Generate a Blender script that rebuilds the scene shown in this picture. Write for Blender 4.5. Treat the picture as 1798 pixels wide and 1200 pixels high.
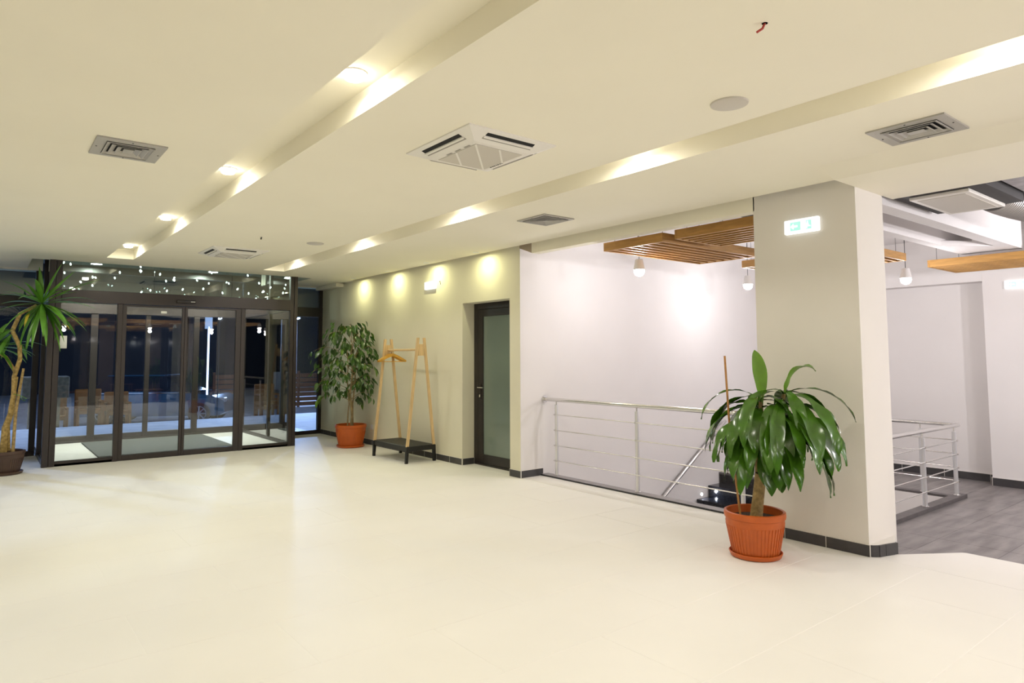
import bpy, math, random
from mathutils import Vector, Matrix
random.seed(7)
for o in list(bpy.data.objects):
    bpy.data.objects.remove(o)
SC = bpy.context.scene
COL = SC.collection

# ------------------------------------------------------------------ camera
YAW, PIT, ROL, FPX = 0.671947, 0.0714776, -0.0035967, 1170.633
fw = Vector((math.sin(YAW)*math.cos(PIT), math.cos(YAW)*math.cos(PIT), math.sin(PIT)))
r0 = Vector((math.cos(YAW), -math.sin(YAW), 0)); u0 = r0.cross(fw)
rt = r0*math.cos(ROL)+u0*math.sin(ROL); up = -r0*math.sin(ROL)+u0*math.cos(ROL)
cam = bpy.data.objects.new('camera', bpy.data.cameras.new('camera'))
COL.objects.link(cam)
cam.matrix_world = Matrix(((rt.x, up.x, -fw.x, 0), (rt.y, up.y, -fw.y, 0), (rt.z, up.z, -fw.z, 1.5), (0, 0, 0, 1)))
cam.data.sensor_width = 36; cam.data.lens = FPX/1798*36
cam.data.shift_y = -(600-540.508)/1798
cam.data.clip_start = 0.05; cam.data.clip_end = 300
SC.camera = cam

# ------------------------------------------------------------------ world and exposure
W = bpy.data.worlds.new('night_sky'); SC.world = W; W.use_nodes = True
W.node_tree.nodes['Background'].inputs[0].default_value = (0.010, 0.016, 0.034, 1)
W.node_tree.nodes['Background'].inputs[1].default_value = 0.5
SC.view_settings.view_transform = 'Standard'; SC.view_settings.look = 'None'
SC.view_settings.exposure = 0.05; SC.view_settings.gamma = 1.0
SC.view_settings.use_curve_mapping = False
SC.cycles.max_bounces = 9; SC.cycles.diffuse_bounces = 5; SC.cycles.glossy_bounces = 5
SC.cycles.transparent_max_bounces = 24; SC.cycles.sample_clamp_indirect = 6.0
SC.cycles.caustics_reflective = False; SC.cycles.caustics_refractive = False
# power of the lamps (watts) and their colours
P_COVE, C_COVE, C_COVEL = 8.0, (1.0, 0.95, 0.85), (1.0, 0.96, 0.78)
P_WASH, C_WASH = 4.6, (1.0, 0.98, 0.55)
P_PEND, C_PEND = 25.0, (1.0, 0.965, 0.99)
P_VEST, C_VEST = 72.0, (0.95, 1.0, 0.88)
P_STREET, C_STREET = 1900.0, (0.36, 0.53, 1.0)

# ------------------------------------------------------------------ materials
def mat(name, col, rough=0.5, metal=0.0, var=0.0, scale=6.0, bump=0.0, bscale=60.0, spec=0.5, emit=None, estr=0.0, stretch=None, coat=0.0, world=False):
    m = bpy.data.materials.new(name); m.use_nodes = True
    nt = m.node_tree; b = nt.nodes['Principled BSDF']
    b.inputs['Base Color'].default_value = (*col, 1); b.inputs['Roughness'].default_value = rough
    b.inputs['Metallic'].default_value = metal; b.inputs['Specular IOR Level'].default_value = spec
    b.inputs['Coat Weight'].default_value = coat
    if emit:
        b.inputs['Emission Color'].default_value = (*emit, 1); b.inputs['Emission Strength'].default_value = estr
    if var or bump:
        tc = nt.nodes.new('ShaderNodeTexCoord'); mp = nt.nodes.new('ShaderNodeMapping')
        nt.links.new(nt.nodes.new('ShaderNodeNewGeometry').outputs['Position'] if world else tc.outputs['Object'], mp.inputs[0])
        if stretch: mp.inputs['Scale'].default_value = stretch
    if var:
        n = nt.nodes.new('ShaderNodeTexNoise'); n.inputs['Scale'].default_value = scale; n.inputs['Detail'].default_value = 5
        nt.links.new(mp.outputs[0], n.inputs['Vector'])
        cr = nt.nodes.new('ShaderNodeValToRGB')
        cr.color_ramp.elements[0].position = 0.3; cr.color_ramp.elements[1].position = 0.7
        cr.color_ramp.elements[0].color = (*[max(0, c*(1-var)) for c in col], 1)
        cr.color_ramp.elements[1].color = (*[min(1, c*(1+var)) for c in col], 1)
        nt.links.new(n.outputs['Fac'], cr.inputs[0]); nt.links.new(cr.outputs[0], b.inputs['Base Color'])
    if bump:
        n2 = nt.nodes.new('ShaderNodeTexNoise'); n2.inputs['Scale'].default_value = bscale
        nt.links.new(mp.outputs[0], n2.inputs['Vector'])
        bp = nt.nodes.new('ShaderNodeBump'); bp.inputs['Strength'].default_value = bump; bp.inputs['Distance'].default_value = 0.01
        nt.links.new(n2.outputs['Fac'], bp.inputs['Height']); nt.links.new(bp.outputs[0], b.inputs['Normal'])
    return m

def glass_mat(name, tint, refl=1.0):
    m = bpy.data.materials.new(name); m.use_nodes = True; nt = m.node_tree
    nt.nodes.remove(nt.nodes['Principled BSDF'])
    out = nt.nodes['Material Output']
    tr = nt.nodes.new('ShaderNodeBsdfTransparent'); tr.inputs[0].default_value = (*tint, 1)
    gl = nt.nodes.new('ShaderNodeBsdfGlossy'); gl.inputs['Roughness'].default_value = 0.0
    fr = nt.nodes.new('ShaderNodeFresnel'); fr.inputs[0].default_value = 1.5
    mx = nt.nodes.new('ShaderNodeMixShader')
    ml = nt.nodes.new('ShaderNodeMath'); ml.operation = 'MULTIPLY'; ml.inputs[1].default_value = refl
    nt.links.new(fr.outputs[0], ml.inputs[0]); nt.links.new(ml.outputs[0], mx.inputs[0])
    nt.links.new(tr.outputs[0], mx.inputs[1]); nt.links.new(gl.outputs[0], mx.inputs[2])
    nt.links.new(mx.outputs[0], out.inputs[0])
    return m

def emit_mat(name, col, s):
    return mat(name, (0.8, 0.8, 0.8), 0.5, emit=col, estr=s)

K = {}
K['ceil'] = mat('ceiling_paint', (0.93, 0.885, 0.735), 0.9, var=0.012, scale=1.5)
K['wall'] = mat('wall_paint', (0.78, 0.745, 0.60), 0.85, var=0.02, scale=2.0, bump=0.03, bscale=90)
K['pinkwall'] = mat('stairwell_paint', (0.84, 0.81, 0.80), 0.85, var=0.015, scale=2.0)
K['pillar'] = mat('pillar_paint', (0.80, 0.765, 0.71), 0.85, var=0.02, scale=2.0, bump=0.03, bscale=90)
K['tile'] = mat('cream_floor_tile', (0.855, 0.835, 0.80), 0.5, var=0.025, scale=0.9, spec=0.12, world=True)
K['grout'] = mat('cream_grout', (0.93, 0.91, 0.87), 0.8)
K['gtile'] = mat('grey_floor_tile', (0.225, 0.205, 0.20), 0.34, var=0.34, scale=2.4, bump=0.04, bscale=30, stretch=(0.8, 4.0, 1.0), world=True)
K['ggrout'] = mat('grey_grout', (0.13, 0.12, 0.12), 0.85)
K['base'] = mat('baseboard_tile_grey', (0.055, 0.052, 0.055), 0.45, var=0.12, scale=9)
K['joint'] = mat('white_joint', (0.72, 0.69, 0.64), 0.8)
K['kerbtop'] = mat('kerb_stone', (0.26, 0.24, 0.25), 0.35, var=0.15, scale=12)
K['kerbdark'] = mat('dark_kerb_tile', (0.10, 0.088, 0.088), 0.4, var=0.2, scale=9)
K['black_stone'] = mat('black_granite', (0.012, 0.013, 0.018), 0.12, var=0.3, scale=40)
K['frame'] = mat('bronze_aluminium', (0.042, 0.034, 0.033), 0.38, metal=0.25, bump=0.04, bscale=300)
K['dframe'] = mat('dark_brown_frame', (0.018, 0.013, 0.012), 0.35)
K['glass'] = glass_mat('clear_glass', (0.965, 0.985, 0.975), 1.15)
K['tglass'] = glass_mat('green_glass', (0.86, 0.94, 0.91), 3.2)
K['edge'] = mat('glass_edge', (0.55, 0.75, 0.66), 0.2)
K['frost'] = mat('frosted_film', (0.18, 0.225, 0.19), 0.10, var=0.06, scale=1.2, spec=0.6)
K['steel'] = mat('satin_steel', (0.72, 0.71, 0.70), 0.22, metal=0.95)
K['steelp'] = mat('satin_steel_post', (0.78, 0.78, 0.79), 0.34, metal=0.7)
K['alu'] = mat('diffuser_aluminium', (0.46, 0.44, 0.40), 0.5, metal=0.2)
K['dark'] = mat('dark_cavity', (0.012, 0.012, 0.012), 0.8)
K['acw'] = mat('ac_plastic', (0.84, 0.81, 0.75), 0.5)
K['acshadow'] = mat('ac_grey_plastic', (0.32, 0.30, 0.26), 0.6)
K['acg'] = mat('ac_grille', (0.62, 0.58, 0.51), 0.6, bump=0.1, bscale=400)
K['chrome'] = mat('chrome', (0.8, 0.8, 0.8), 0.12, metal=1.0)
K['terra'] = mat('terracotta_plastic', (0.52, 0.105, 0.012), 0.42, var=0.06, scale=14)
K['brownpot'] = mat('brown_plastic', (0.075, 0.042, 0.030), 0.45, var=0.1, scale=14)
K['soil'] = mat('soil', (0.030, 0.018, 0.011), 0.95, var=0.4, scale=50, bump=0.6, bscale=80)
K['trunk'] = mat('dracaena_bark', (0.36, 0.25, 0.10), 0.8, var=0.35, scale=35, bump=0.5, bscale=60)
K['ytrunk'] = mat('yucca_bark', (0.42, 0.29, 0.10), 0.8, var=0.45, scale=30, bump=0.6, bscale=50)
K['ftrunk'] = mat('ficus_bark', (0.30, 0.22, 0.11), 0.8, var=0.3, scale=25)
K['leafd'] = mat('dracaena_leaf', (0.050, 0.140, 0.009), 0.20, var=0.35, scale=7, spec=0.6)
K['leafl'] = mat('dracaena_leaf_young', (0.14, 0.30, 0.020), 0.28, var=0.25, scale=7)
K['leafy'] = mat('yucca_leaf', (0.085, 0.235, 0.020), 0.35, var=0.35, scale=5)
K['leafyy'] = mat('yucca_leaf_yellow', (0.55, 0.45, 0.03), 0.5, var=0.2, scale=8)
K['leaff'] = mat('ficus_leaf', (0.040, 0.100, 0.014), 0.3, var=0.4, scale=9)
K['leaff2'] = mat('ficus_leaf_light', (0.10, 0.20, 0.022), 0.3, var=0.3, scale=9)
K['bamboo'] = mat('bamboo_stake', (0.42, 0.20, 0.05), 0.5, var=0.25, scale=20)
K['pine'] = mat('pine_wood', (0.70, 0.50, 0.26), 0.5, var=0.14, scale=7, stretch=(9, 9, 0.9))
K['hanger'] = mat('varnished_hanger_wood', (0.62, 0.34, 0.05), 0.35, var=0.12, scale=14)
K['blackwood'] = mat('black_lacquer', (0.012, 0.012, 0.012), 0.4)
K['slat'] = mat('oak_veneer', (0.47, 0.25, 0.07), 0.5, var=0.16, scale=5, stretch=(1.0, 1.0, 9.0))
K['wire'] = mat('black_wire', (0.02, 0.02, 0.02), 0.5)
K['shade'] = mat('lamp_shade', (0.75, 0.73, 0.72), 0.45)
K['bulb'] = emit_mat('lamp_glow', (1.0, 0.95, 0.92), 22.0)
K['lens'] = emit_mat('downlight_lens', (1.0, 0.96, 0.88), 26.0)
K['signw'] = emit_mat('sign_white', (0.92, 0.98, 1.0), 0.9)
K['signg'] = emit_mat('sign_green', (0.06, 0.80, 0.66), 0.75)
K['plast'] = mat('white_plastic', (0.80, 0.80, 0.80), 0.4)
K['red'] = mat('red_cable', (0.45, 0.05, 0.03), 0.5)
K['mat'] = mat('ribbed_mat', (0.17, 0.18, 0.175), 0.9, var=0.25, scale=60)
K['matd'] = mat('mat_groove', (0.05, 0.055, 0.055), 0.9)
K['paper'] = mat('paper', (0.82, 0.84, 0.80), 0.8)
K['duct'] = mat('aluminium_duct', (0.42, 0.40, 0.39), 0.38, metal=0.7)
K['foil'] = mat('foil_insulation', (0.35, 0.33, 0.34), 0.35, metal=0.5, var=0.3, scale=9, bump=0.7, bscale=12)
K['dgrey'] = mat('dark_grey_board', (0.05, 0.046, 0.046), 0.7)
K['asphalt'] = mat('asphalt', (0.30, 0.30, 0.31), 0.75, var=0.25, scale=4, bump=0.3, bscale=120)
K['pave'] = mat('pavement', (0.55, 0.55, 0.54), 0.7, var=0.12, scale=3)
K['car'] = mat('car_paint', (0.03, 0.09, 0.15), 0.15, metal=0.4, coat=0.8)
K['carglass'] = mat('car_glass', (0.01, 0.013, 0.02), 0.05)
K['tyre'] = mat('tyre', (0.012, 0.012, 0.012), 0.8)
K['rim'] = mat('alloy_rim', (0.35, 0.35, 0.37), 0.3, metal=0.8)
K['pole'] = mat('galvanised_pole', (0.5, 0.52, 0.56), 0.4, metal=0.3)
K['streetglow'] = emit_mat('street_lamp_glow', (0.55, 0.72, 1.0), 40.0)
K['bluesign'] = emit_mat('blue_lit_sign', (0.02, 0.05, 1.0), 3.0)
K['tubeglow'] = emit_mat('light_column', (0.55, 0.65, 1.0), 3.0)
K['greenglow'] = emit_mat('green_lit_sign', (0.1, 1.0, 0.35), 3.0)
K['fairy'] = emit_mat('fairy_bulb', (0.85, 1.0, 0.95), 9.0)
K['fence'] = mat('brown_fence', (0.14, 0.05, 0.018), 0.7, var=0.2, scale=6)
K['stone'] = mat('rough_stone', (0.13, 0.11, 0.08), 0.85, var=0.3, scale=14, bump=0.5, bscale=30)
K['nightglass'] = mat('night_glazing', (0.006, 0.008, 0.014), 0.06)
K['vestceil'] = mat('grey_green_board', (0.16, 0.22, 0.22), 0.7)
K['bldg'] = mat('dark_render', (0.010, 0.012, 0.016), 0.9, var=0.2, scale=1)
K['tablewood'] = mat('orange_table_wood', (0.22, 0.075, 0.012), 0.45, var=0.15, scale=6, stretch=(1, 8, 1))
K['brownpaint'] = mat('brown_column', (0.20, 0.15, 0.12), 0.7)
K['shadebrown'] = mat('recess_shade_brown', (0.42, 0.34, 0.25), 0.8)  # fascia paint as it looks in shade, put into the colour

# ------------------------------------------------------------------ mesh helpers
class M:
    def __init__(s): s.v = []; s.f = []
    def quad(s, *p):
        n = len(s.v); s.v += [tuple(q) for q in p]; s.f.append(tuple(range(n, n+len(p)))); return s
    def box(s, x0, x1, y0, y1, z0, z1):
        n = len(s.v)
        s.v += [(x0,y0,z0),(x1,y0,z0),(x1,y1,z0),(x0,y1,z0),(x0,y0,z1),(x1,y0,z1),(x1,y1,z1),(x0,y1,z1)]
        s.f += [tuple(n+i for i in q) for q in ((0,3,2,1),(4,5,6,7),(0,1,5,4),(1,2,6,5),(2,3,7,6),(3,0,4,7))]
        return s
    def bbox(s, x0, x1, y0, y1, z0, z1, b=0.004):
        # box with chamfered edges
        b = min(b, (x1-x0)*.45, (y1-y0)*.45, (z1-z0)*.45)
        rings = [(z0, b), (z0+b, 0), (z1-b, 0), (z1, b)]
        n = len(s.v)
        for z, i in rings:
            j = b - i
            s.v += [(x0+i+j*1, y0+i, z), (x1-i-j, y0+i, z), (x1-i, y0+i+j, z), (x1-i, y1-i-j, z), (x1-i-j, y1-i, z), (x0+i+j, y1-i, z), (x0+i, y1-i-j, z), (x0+i, y0+i+j, z)]
        for k in range(3):
            for q in range(8):
                a = n+k*8+q; c = n+k*8+(q+1) % 8
                s.f.append((a, c, c+8, a+8))
        s.f.append(tuple(n+7-q for q in range(8))); s.f.append(tuple(n+24+q for q in range(8)))
        return s
    def tube(s, path, rad, n=8, cap=True):
        path = [Vector(p) for p in path]
        if not isinstance(rad, (list, tuple)): rad = [rad]*len(path)
        base = len(s.v); prev = None
        for i, p in enumerate(path):
            t = (path[min(i+1, len(path)-1)] - path[max(i-1, 0)]).normalized()
            if prev is None:
                a = Vector((0, 0, 1)) if abs(t.z) < .9 else Vector((1, 0, 0))
                u = t.cross(a).normalized()
            else:
                u = (prev - t*prev.dot(t)).normalized()
            prev = u; w = t.cross(u)
            for k in range(n):
                an = 2*math.pi*k/n
                s.v.append(tuple(p+(u*math.cos(an)+w*math.sin(an))*rad[i]))
        for i in range(len(path)-1):
            for k in range(n):
                a = base+i*n+k; b = base+i*n+(k+1) % n
                s.f.append((a, b, b+n, a+n))
        if cap:
            s.f.append(tuple(base+n-1-k for k in range(n)))
            e = base+(len(path)-1)*n
            s.f.append(tuple(e+k for k in range(n)))
        return s
    def lathe(s, prof, c=(0, 0, 0), n=32, sx=1.0, close=False, rib=0.0, ribn=0):
        base = len(s.v)
        for (r, z) in prof:
            for k in range(n):
                an = 2*math.pi*k/n
                rr = r
                s.v.append((c[0]+rr*math.cos(an)*sx, c[1]+rr*math.sin(an), c[2]+z))
        m = len(prof)
        for i in range(m-1):
            for k in range(n):
                a = base+i*n+k; b = base+i*n+(k+1) % n
                s.f.append((a, b, b+n, a+n))
        if prof[0][0] > 1e-5: s.f.append(tuple(base+n-1-k for k in range(n)))
        if prof[-1][0] > 1e-5: s.f.append(tuple(base+(m-1)*n+k for k in range(n)))
        return s
    def prism(s, poly, axis, a, b):
        # poly in the plane normal to axis; axis 'x': (y,z)  'y': (x,z)  'z': (x,y)
        def P(p, h):
            return {'x': (h, p[0], p[1]), 'y': (p[0], h, p[1]), 'z': (p[0], p[1], h)}[axis]
        n = len(s.v); m = len(poly)
        s.v += [P(p, a) for p in poly] + [P(p, b) for p in poly]
        s.f.append(tuple(n+i for i in range(m))); s.f.append(tuple(n+m+m-1-i for i in range(m)))
        for i in range(m):
            j = (i+1) % m
            s.f.append((n+i, n+m+i, n+m+j, n+j))
        return s
    def mesh(s, name, material, smooth=False, off=(0, 0, 0)):
        me = bpy.data.meshes.new(name)
        me.from_pydata([(a-off[0], b-off[1], c-off[2]) for a, b, c in s.v], [], s.f)
        me.validate(); me.update()
        import bmesh
        bm = bmesh.new(); bm.from_mesh(me); bmesh.ops.recalc_face_normals(bm, faces=bm.faces); bm.to_mesh(me); bm.free()
        me.materials.append(K[material] if isinstance(material, str) else material)
        if smooth:
            me.shade_smooth(); me.set_sharp_from_angle(angle=math.radians(38))
        return me

def wloc(o):
    p = Vector((0, 0, 0))
    while o is not None:
        p += o.location; o = o.parent
    return p
def link(o, parent=None):
    COL.objects.link(o)
    if parent is not None: o.parent = parent
    return o
def part(name, m, material, parent, smooth=False, kind=None, origin=None):
    # mesh given in world coordinates; parents are never rotated while building
    pl = wloc(parent)
    org = Vector(origin) if origin is not None else pl
    o = bpy.data.objects.new(name, m.mesh(name, material, smooth, org))
    o.location = org - pl
    link(o, parent)
    if kind: o['kind'] = kind
    return o
def tag(o, label, cat, group=None, kind=None):
    o['label'] = label; o['category'] = cat
    if group: o['group'] = group
    if kind: o['kind'] = kind
    return o
def thing(name, label, cat, loc, group=None, kind=None):
    o = bpy.data.objects.new(name, None); o.location = loc; o.empty_display_size = 0.1
    link(o); return tag(o, label, cat, group, kind)
def solo(name, m, material, label, cat, origin=(0, 0, 0), smooth=False, group=None, kind=None):
    o = bpy.data.objects.new(name, m.mesh(name, material, smooth, origin)); o.location = origin
    link(o); return tag(o, label, cat, group, kind)
def struct(name, m, material, label, cat, origin=(0, 0, 0)):
    return solo(name, m, material, label, cat, origin, kind='structure')
def inst(name, me, parent, loc, rot=None, scale=None):
    o = bpy.data.objects.new(name, me); o.location = Vector(loc) - wloc(parent)
    if rot is not None: o.rotation_euler = rot
    if scale is not None: o.scale = scale
    return link(o, parent)
def lamp(kind, name, parent, loc, power, col, size=0.1, rot=(0, 0, 0), spread=None):
    d = bpy.data.lights.new(name, kind); d.energy = power; d.color = col
    if kind == 'AREA':
        d.shape = 'DISK'; d.size = size
        if spread: d.spread = spread
    elif kind == 'POINT': d.shadow_soft_size = size
    o = bpy.data.objects.new(name, d); o.rotation_euler = rot
    o.location = Vector(loc) - (wloc(parent) if parent else Vector((0, 0, 0)))
    return link(o, parent)

ZC = 2.85; G = -0.375        # lobby ceiling height, level of the lower grey floor

# ------------------------------------------------------------------ floors
fl = struct('floor', M().box(-4.6, 5.235, -2, 14.0, -0.2, -0.0010).prism([(5.235, 2.315), (5.235, -2), (5.89, -2), (5.885, 1.9), (5.87, 1.925), (5.44, 2.215)], 'z', -0.2, -0.0010).box(5.235, 5.56, 3.18, 6.42, -0.2, -0.0010).box(5.235, 5.44, 6.63, 7.69, -0.2, -0.0010),
            'grout', 'cream large format tiled lobby floor', 'floor')
TX, TY = 1.29, 0.646
tile_me = M().bbox(0.001, TX-0.001, 0.001, TY-0.001, -0.006, 0.0, 0.0008).mesh('floor_tile', 'tile')
y = 1.941 - 6*TY; row = 0
while y < 14.0 - 0.05:
    x = 5.235 - 8*TX + (0 if row % 2 == 0 else -TX/2)
    while x < 5.235 - 0.02:
        x1 = min(x+TX, 5.235); x0 = max(x, -4.6); y1 = min(y+TY, 14.0)
        if x1 - x0 > 0.05:
            if x1-x0 > TX-0.01 and y1-y > TY-0.01: me = tile_me
            else: me = M().bbox(0.0015, x1-x0-0.0015, 0.0015, y1-y-0.0015, -0.006, 0.0, 0.001).mesh('floor_tile', 'tile')
            inst('floor_tile', me, fl, (x0, y, 0))
        x += TX
    y += TY; row += 1
for poly in ([(5.2365, 2.31), (5.2365, 1.2), (5.888, 1.2), (5.882, 1.9), (5.868, 1.92), (5.44, 2.21)], [(5.2365, 1.197), (5.2365, -2), (5.888, -2), (5.888, 1.197)]):
    part('floor_tile', M().prism(poly, 'z', -0.006, 0.0), 'tile', fl)
part('floor_tile', M().box(5.2365, 5.555, 3.185, 6.415, -0.006, 0), 'tile', fl)
part('floor_tile', M().box(5.2365, 5.43, 6.635, 7.685, -0.006, 0), 'tile', fl)
# lower corridor floor
fg = struct('floor.001', M().box(5.89, 11.7, -2, 3.33, G-0.2, G-0.003).box(10.0, 11.7, 3.33, 6.42, G-0.2, G-0.003).box(9.32, 10.0, 5.05, 6.42, G-0.2, G-0.003).box(-4.6, 11.7, -10, -2, G-0.2, G-0.003).box(5.2, 5.89, 1.9, 2.3, G-0.2, G-0.003).box(5.7, 5.89, 2.3, 3.33, G-0.2, G-0.003),
            'ggrout', 'dark grey tiled floor of the lower stair corridor', 'floor')
gt_me = M().bbox(0.002, 0.598, 0.002, 0.598, -0.008, 0, 0.001).mesh('grey_tile', 'gtile')
def gtiles(x0, x1, y0, y1):
    x = x0
    while x < x1-0.02:
        yy = y0
        while yy < y1-0.02:
            xe = min(x+0.6, x1); ye = min(yy+0.6, y1)
            me = gt_me if xe-x > 0.59 and ye-yy > 0.59 else M().bbox(0.002, xe-x-0.002, 0.002, ye-yy-0.002, -0.008, 0, 0.001).mesh('grey_tile', 'gtile')
            inst('grey_tile', me, fg, (x, yy, G))
            yy += 0.6
        x += 0.6
gtiles(5.9, 11.38, -1.47, 3.33); gtiles(10.0, 11.65, 3.33, 6.42); gtiles(9.32, 10.0, 5.05, 6.42)
struct('floor.002', M().box(-4.6, 11.7, -10, -2.02, G-0.003, G-0.001), 'gtile', 'grey floor of the cafe area behind the lobby', 'floor')

# ------------------------------------------------------------------ ceilings
c = M()
T = 3.12
for (x0, x1) in ((-4.6, -0.83), (-0.51, 1.29), (1.61, 3.41), (3.74, 5.14)):
    c.box(x0, x1, -2, 11.2, ZC, T)
for (x0, x1, ye) in ((-0.83, -0.51, 10.48), (1.29, 1.61, 10.48), (3.41, 3.74, 10.55)):  # leftmost cove is added out of view for its light
    c.box(x0, x1, ye, 11.2, ZC, T); c.box(x0-.02, x1+.02, -2, ye+.02, 2.98, T); c.box(x0, x1, -2, -1.9, ZC, T)
c.box(-4.6, 0.5, 11.2, 12.5, ZC, T); c.box(4.45, 5.235, 11.2, 12.58, ZC, T)
c.box(5.14, 5.235, 11.5, 11.7, ZC, T)
c.box(5.12, 5.6, 2.42, 11.5, 3.0, T)
c.box(5.14, 5.235, 2.315, 2.42, ZC, T)
c.prism([(4.66, ZC), (4.9, 2.788), (5.9, 2.788), (5.9, T), (4.66, T)], 'y', -2, 2.315)
ceil = struct('ceiling', c, 'ceil', 'smooth cream plaster ceiling with long recessed light coves', 'ceiling')
part('boxing', M().box(5.09, 5.235, 11.62, 12.58, 2.785, ZC), 'ceil', ceil)
struct('ceiling.001', M().box(0.4, 4.55, 11.15, 14.05, 3.12, 3.2), 'vestceil', 'grey green upper ceiling above the glass vestibule', 'ceiling')
struct('ceiling.002', M().box(5.3, 11.8, -2, 6.42, 3.25, 3.4).box(-4.6, 11.8, -10, -2, 3.25, 3.4), 'pinkwall', 'white concrete slab above the open stairwell', 'ceiling')
solo('plenum_board', M().box(5.62, 7.6, 2.9, 4.62, 3.20, 3.245), 'dgrey', 'dark board on the slab above the slat panels', 'ceiling board', (6.6, 3.8, 3.22), kind='structure')
struct('trim_1', M().box(5.22, 5.34, 3.17, 6.175, 2.745, 3.24), 'ceil', 'cream fascia board along the stairwell opening', 'fascia')
struct('trim_2', M().prism([(6.42, 3.0), (6.18, 3.0), (6.18, 2.75), (6.42, 2.838)], 'x', 5.228, 5.30), 'shadebrown', 'small wedge painted as recess shade between fascia and wall corner', 'painted shade')  # brown stands for the shaded recess at the fascia end
# white drop beams over the corridor
struct('trim_3', M().box(5.9, 10.05, 2.47, 2.62, 2.80, 3.25).box(5.9, 10.05, 3.0, 3.12, 2.80, 3.25).prism([(8.9, 3.05), (10.05, 3.05), (10.05, 2.55), (9.7, 2.55)], 'z', 2.802, 2.86), 'pinkwall', 'white drop beams over the grey corridor', 'beam')
struct('trim_4', M().box(11.37, 11.7, 3.3, 6.42, 2.555, 3.25), 'pinkwall', 'white beam along the top of the far right wall', 'beam')

# ------------------------------------------------------------------ walls
w = M()
w.box(5.235, 5.6, 7.69, 12.75, 0, 3.12); w.box(5.235, 5.6, 6.4215, 6.63, 0, 3.12); w.box(5.235, 5.6, 6.63, 7.69, 2.225, 3.12)
struct('wall_right', w, 'wall', 'beige lobby wall with the frosted door', 'wall')
struct('wall_stair', M().box(5.236, 11.9, 6.42, 6.62, -2.6, 3.3), 'pinkwall', 'tall pale wall behind the stairwell railing', 'wall')
struct('wall_corridor', M().box(11.65, 11.9, 3.3, 6.42, G, 3.3).box(11.38, 11.9, -10, 3.3, G, 3.3), 'pinkwall', 'pale far right corridor wall with a stepped corner', 'wall')
struct('wall_left', M().box(-4.8, -4.6, -10, 12.8, -0.4, 3.3), 'wall', 'beige wall on the left side of the lobby', 'wall')
struct('wall_back', M().box(-4.8, 11.9, -10.2, -10, -0.6, 3.3), 'nightglass', 'dark night glazing at the back of the cafe', 'wall')
struct('wall_front', M().box(-4.8, 0.7, 12.52, 12.8, 2.83, 3.3).box(4.11, 5.6, 12.56, 12.8, 2.83, 3.3)  , 'ceil', 'lintel above the street windows', 'wall')
struct('pillar', M().box(5.22, 5.70, 2.315, 3.18, -0.4, 3.25), 'pillar', 'square lobby pillar carrying a lit green exit sign', 'pillar')
# shaft of the stairwell
struct('wall_shaft', M().box(5.56, 5.68, 3.2, 6.42, -2.6, -0.001).box(5.68, 10.0, 3.2, 3.32, -2.6, G-0.01).box(9.99, 10.02, 3.32, 5.05, -2.6, G-0.01).box(5.6, 10.1, 3.2, 6.5, -2.7, -2.6).box(7.2, 9.7, 3.32, 4.7, -1.35, -1.2), 'pinkwall', 'pale inner faces of the stair shaft', 'wall')

# baseboard tiles
def baseboard(name, label, runs, z0=0.0, h=0.085, seg=0.34):
    root = thing(name, label, 'baseboard', (*runs[0][0], z0), kind='structure')
    for (p, q, first) in runs:
        p = Vector((*p, 0)); q = Vector((*q, 0)); d = (q-p); L = d.length; d.normalize()
        n = Vector((d.y, -d.x, 0))          # outward side: to the right of the run
        a = 0.0; k = 0
        while a < L-0.004:
            b = min(L, a + (first if k == 0 and first else seg))
            P0 = p+d*(a+0.003); P1 = p+d*(b-0.003); t = n*0.012
            m = M().prism([(v.x, v.y) for v in (P0, P1, P1+t, P0+t)], 'z', z0+0.001, z0+h)
            part('baseboard_tile', m, 'base', root)
            a = b; k += 1
        t = n*0.0113
        P0 = p; P1 = q
        part('grout_line', M().prism([(v.x, v.y) for v in (P0, P1, P1+t, P0+t)], 'z', z0+0.0005, z0+h+0.004), 'joint', root)
    return root
baseboard('baseboard_right', 'dark grey tile baseboard of the beige lobby wall', [((5.235, 12.56), (5.235, 7.69), 0.15), ((5.235, 7.69), (5.43, 7.69), 0), ((5.235, 6.63), (5.235, 6.42), 0), ((5.235, 6.42), (5.56, 6.42), 0)][:2] + [((5.235, 6.63), (5.235, 6.408), 0), ((5.235, 6.42), (5.59, 6.42), 0.36)])
pb = baseboard('baseboard_pillar', 'dark grey tile baseboard wrapped round the pillar foot', [((5.22, 3.18), (5.22, 2.305), 0.205)])
for (a, b) in (((5.222, 2.30), (5.262, 2.262)), ((5.266, 2.259), (5.328, 2.243)), ((5.332, 2.242), (5.452, 2.208))):
    part('baseboard_tile', M().prism([a, b, (b[0]+0.01, b[1]+0.02), (a[0]+0.01, a[1]+0.02)], 'z', 0.001, 0.085), 'base', pb)
part('plinth_fill', M().prism([(5.225, 2.32), (5.235, 2.295), (5.27, 2.272), (5.33, 2.257), (5.445, 2.225), (5.69, 2.32)], 'z', -0.38, 0.086), 'joint', pb)
baseboard('baseboard_corridor', 'grey tile baseboard of the far corridor wall', [((11.65, 6.4), (11.65, 3.3), 0), ((11.38, 3.3), (11.38, -2), 0), ((11.65, 3.3), (11.38, 3.3), 0)], z0=G, h=0.11, seg=0.6)
struct('trim_5', M().bbox(5.56, 5.68, 3.18, 6.415, 0.0, 0.018, 0.003), 'kerbtop', 'grey stone kerb under the long lobby railing', 'kerb')
struct('trim_6', M().box(5.551, 5.5595, 3.18, 6.415, 0.0, 0.016), 'black_stone', 'black edge strip of the lobby kerb', 'edge strip')
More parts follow.
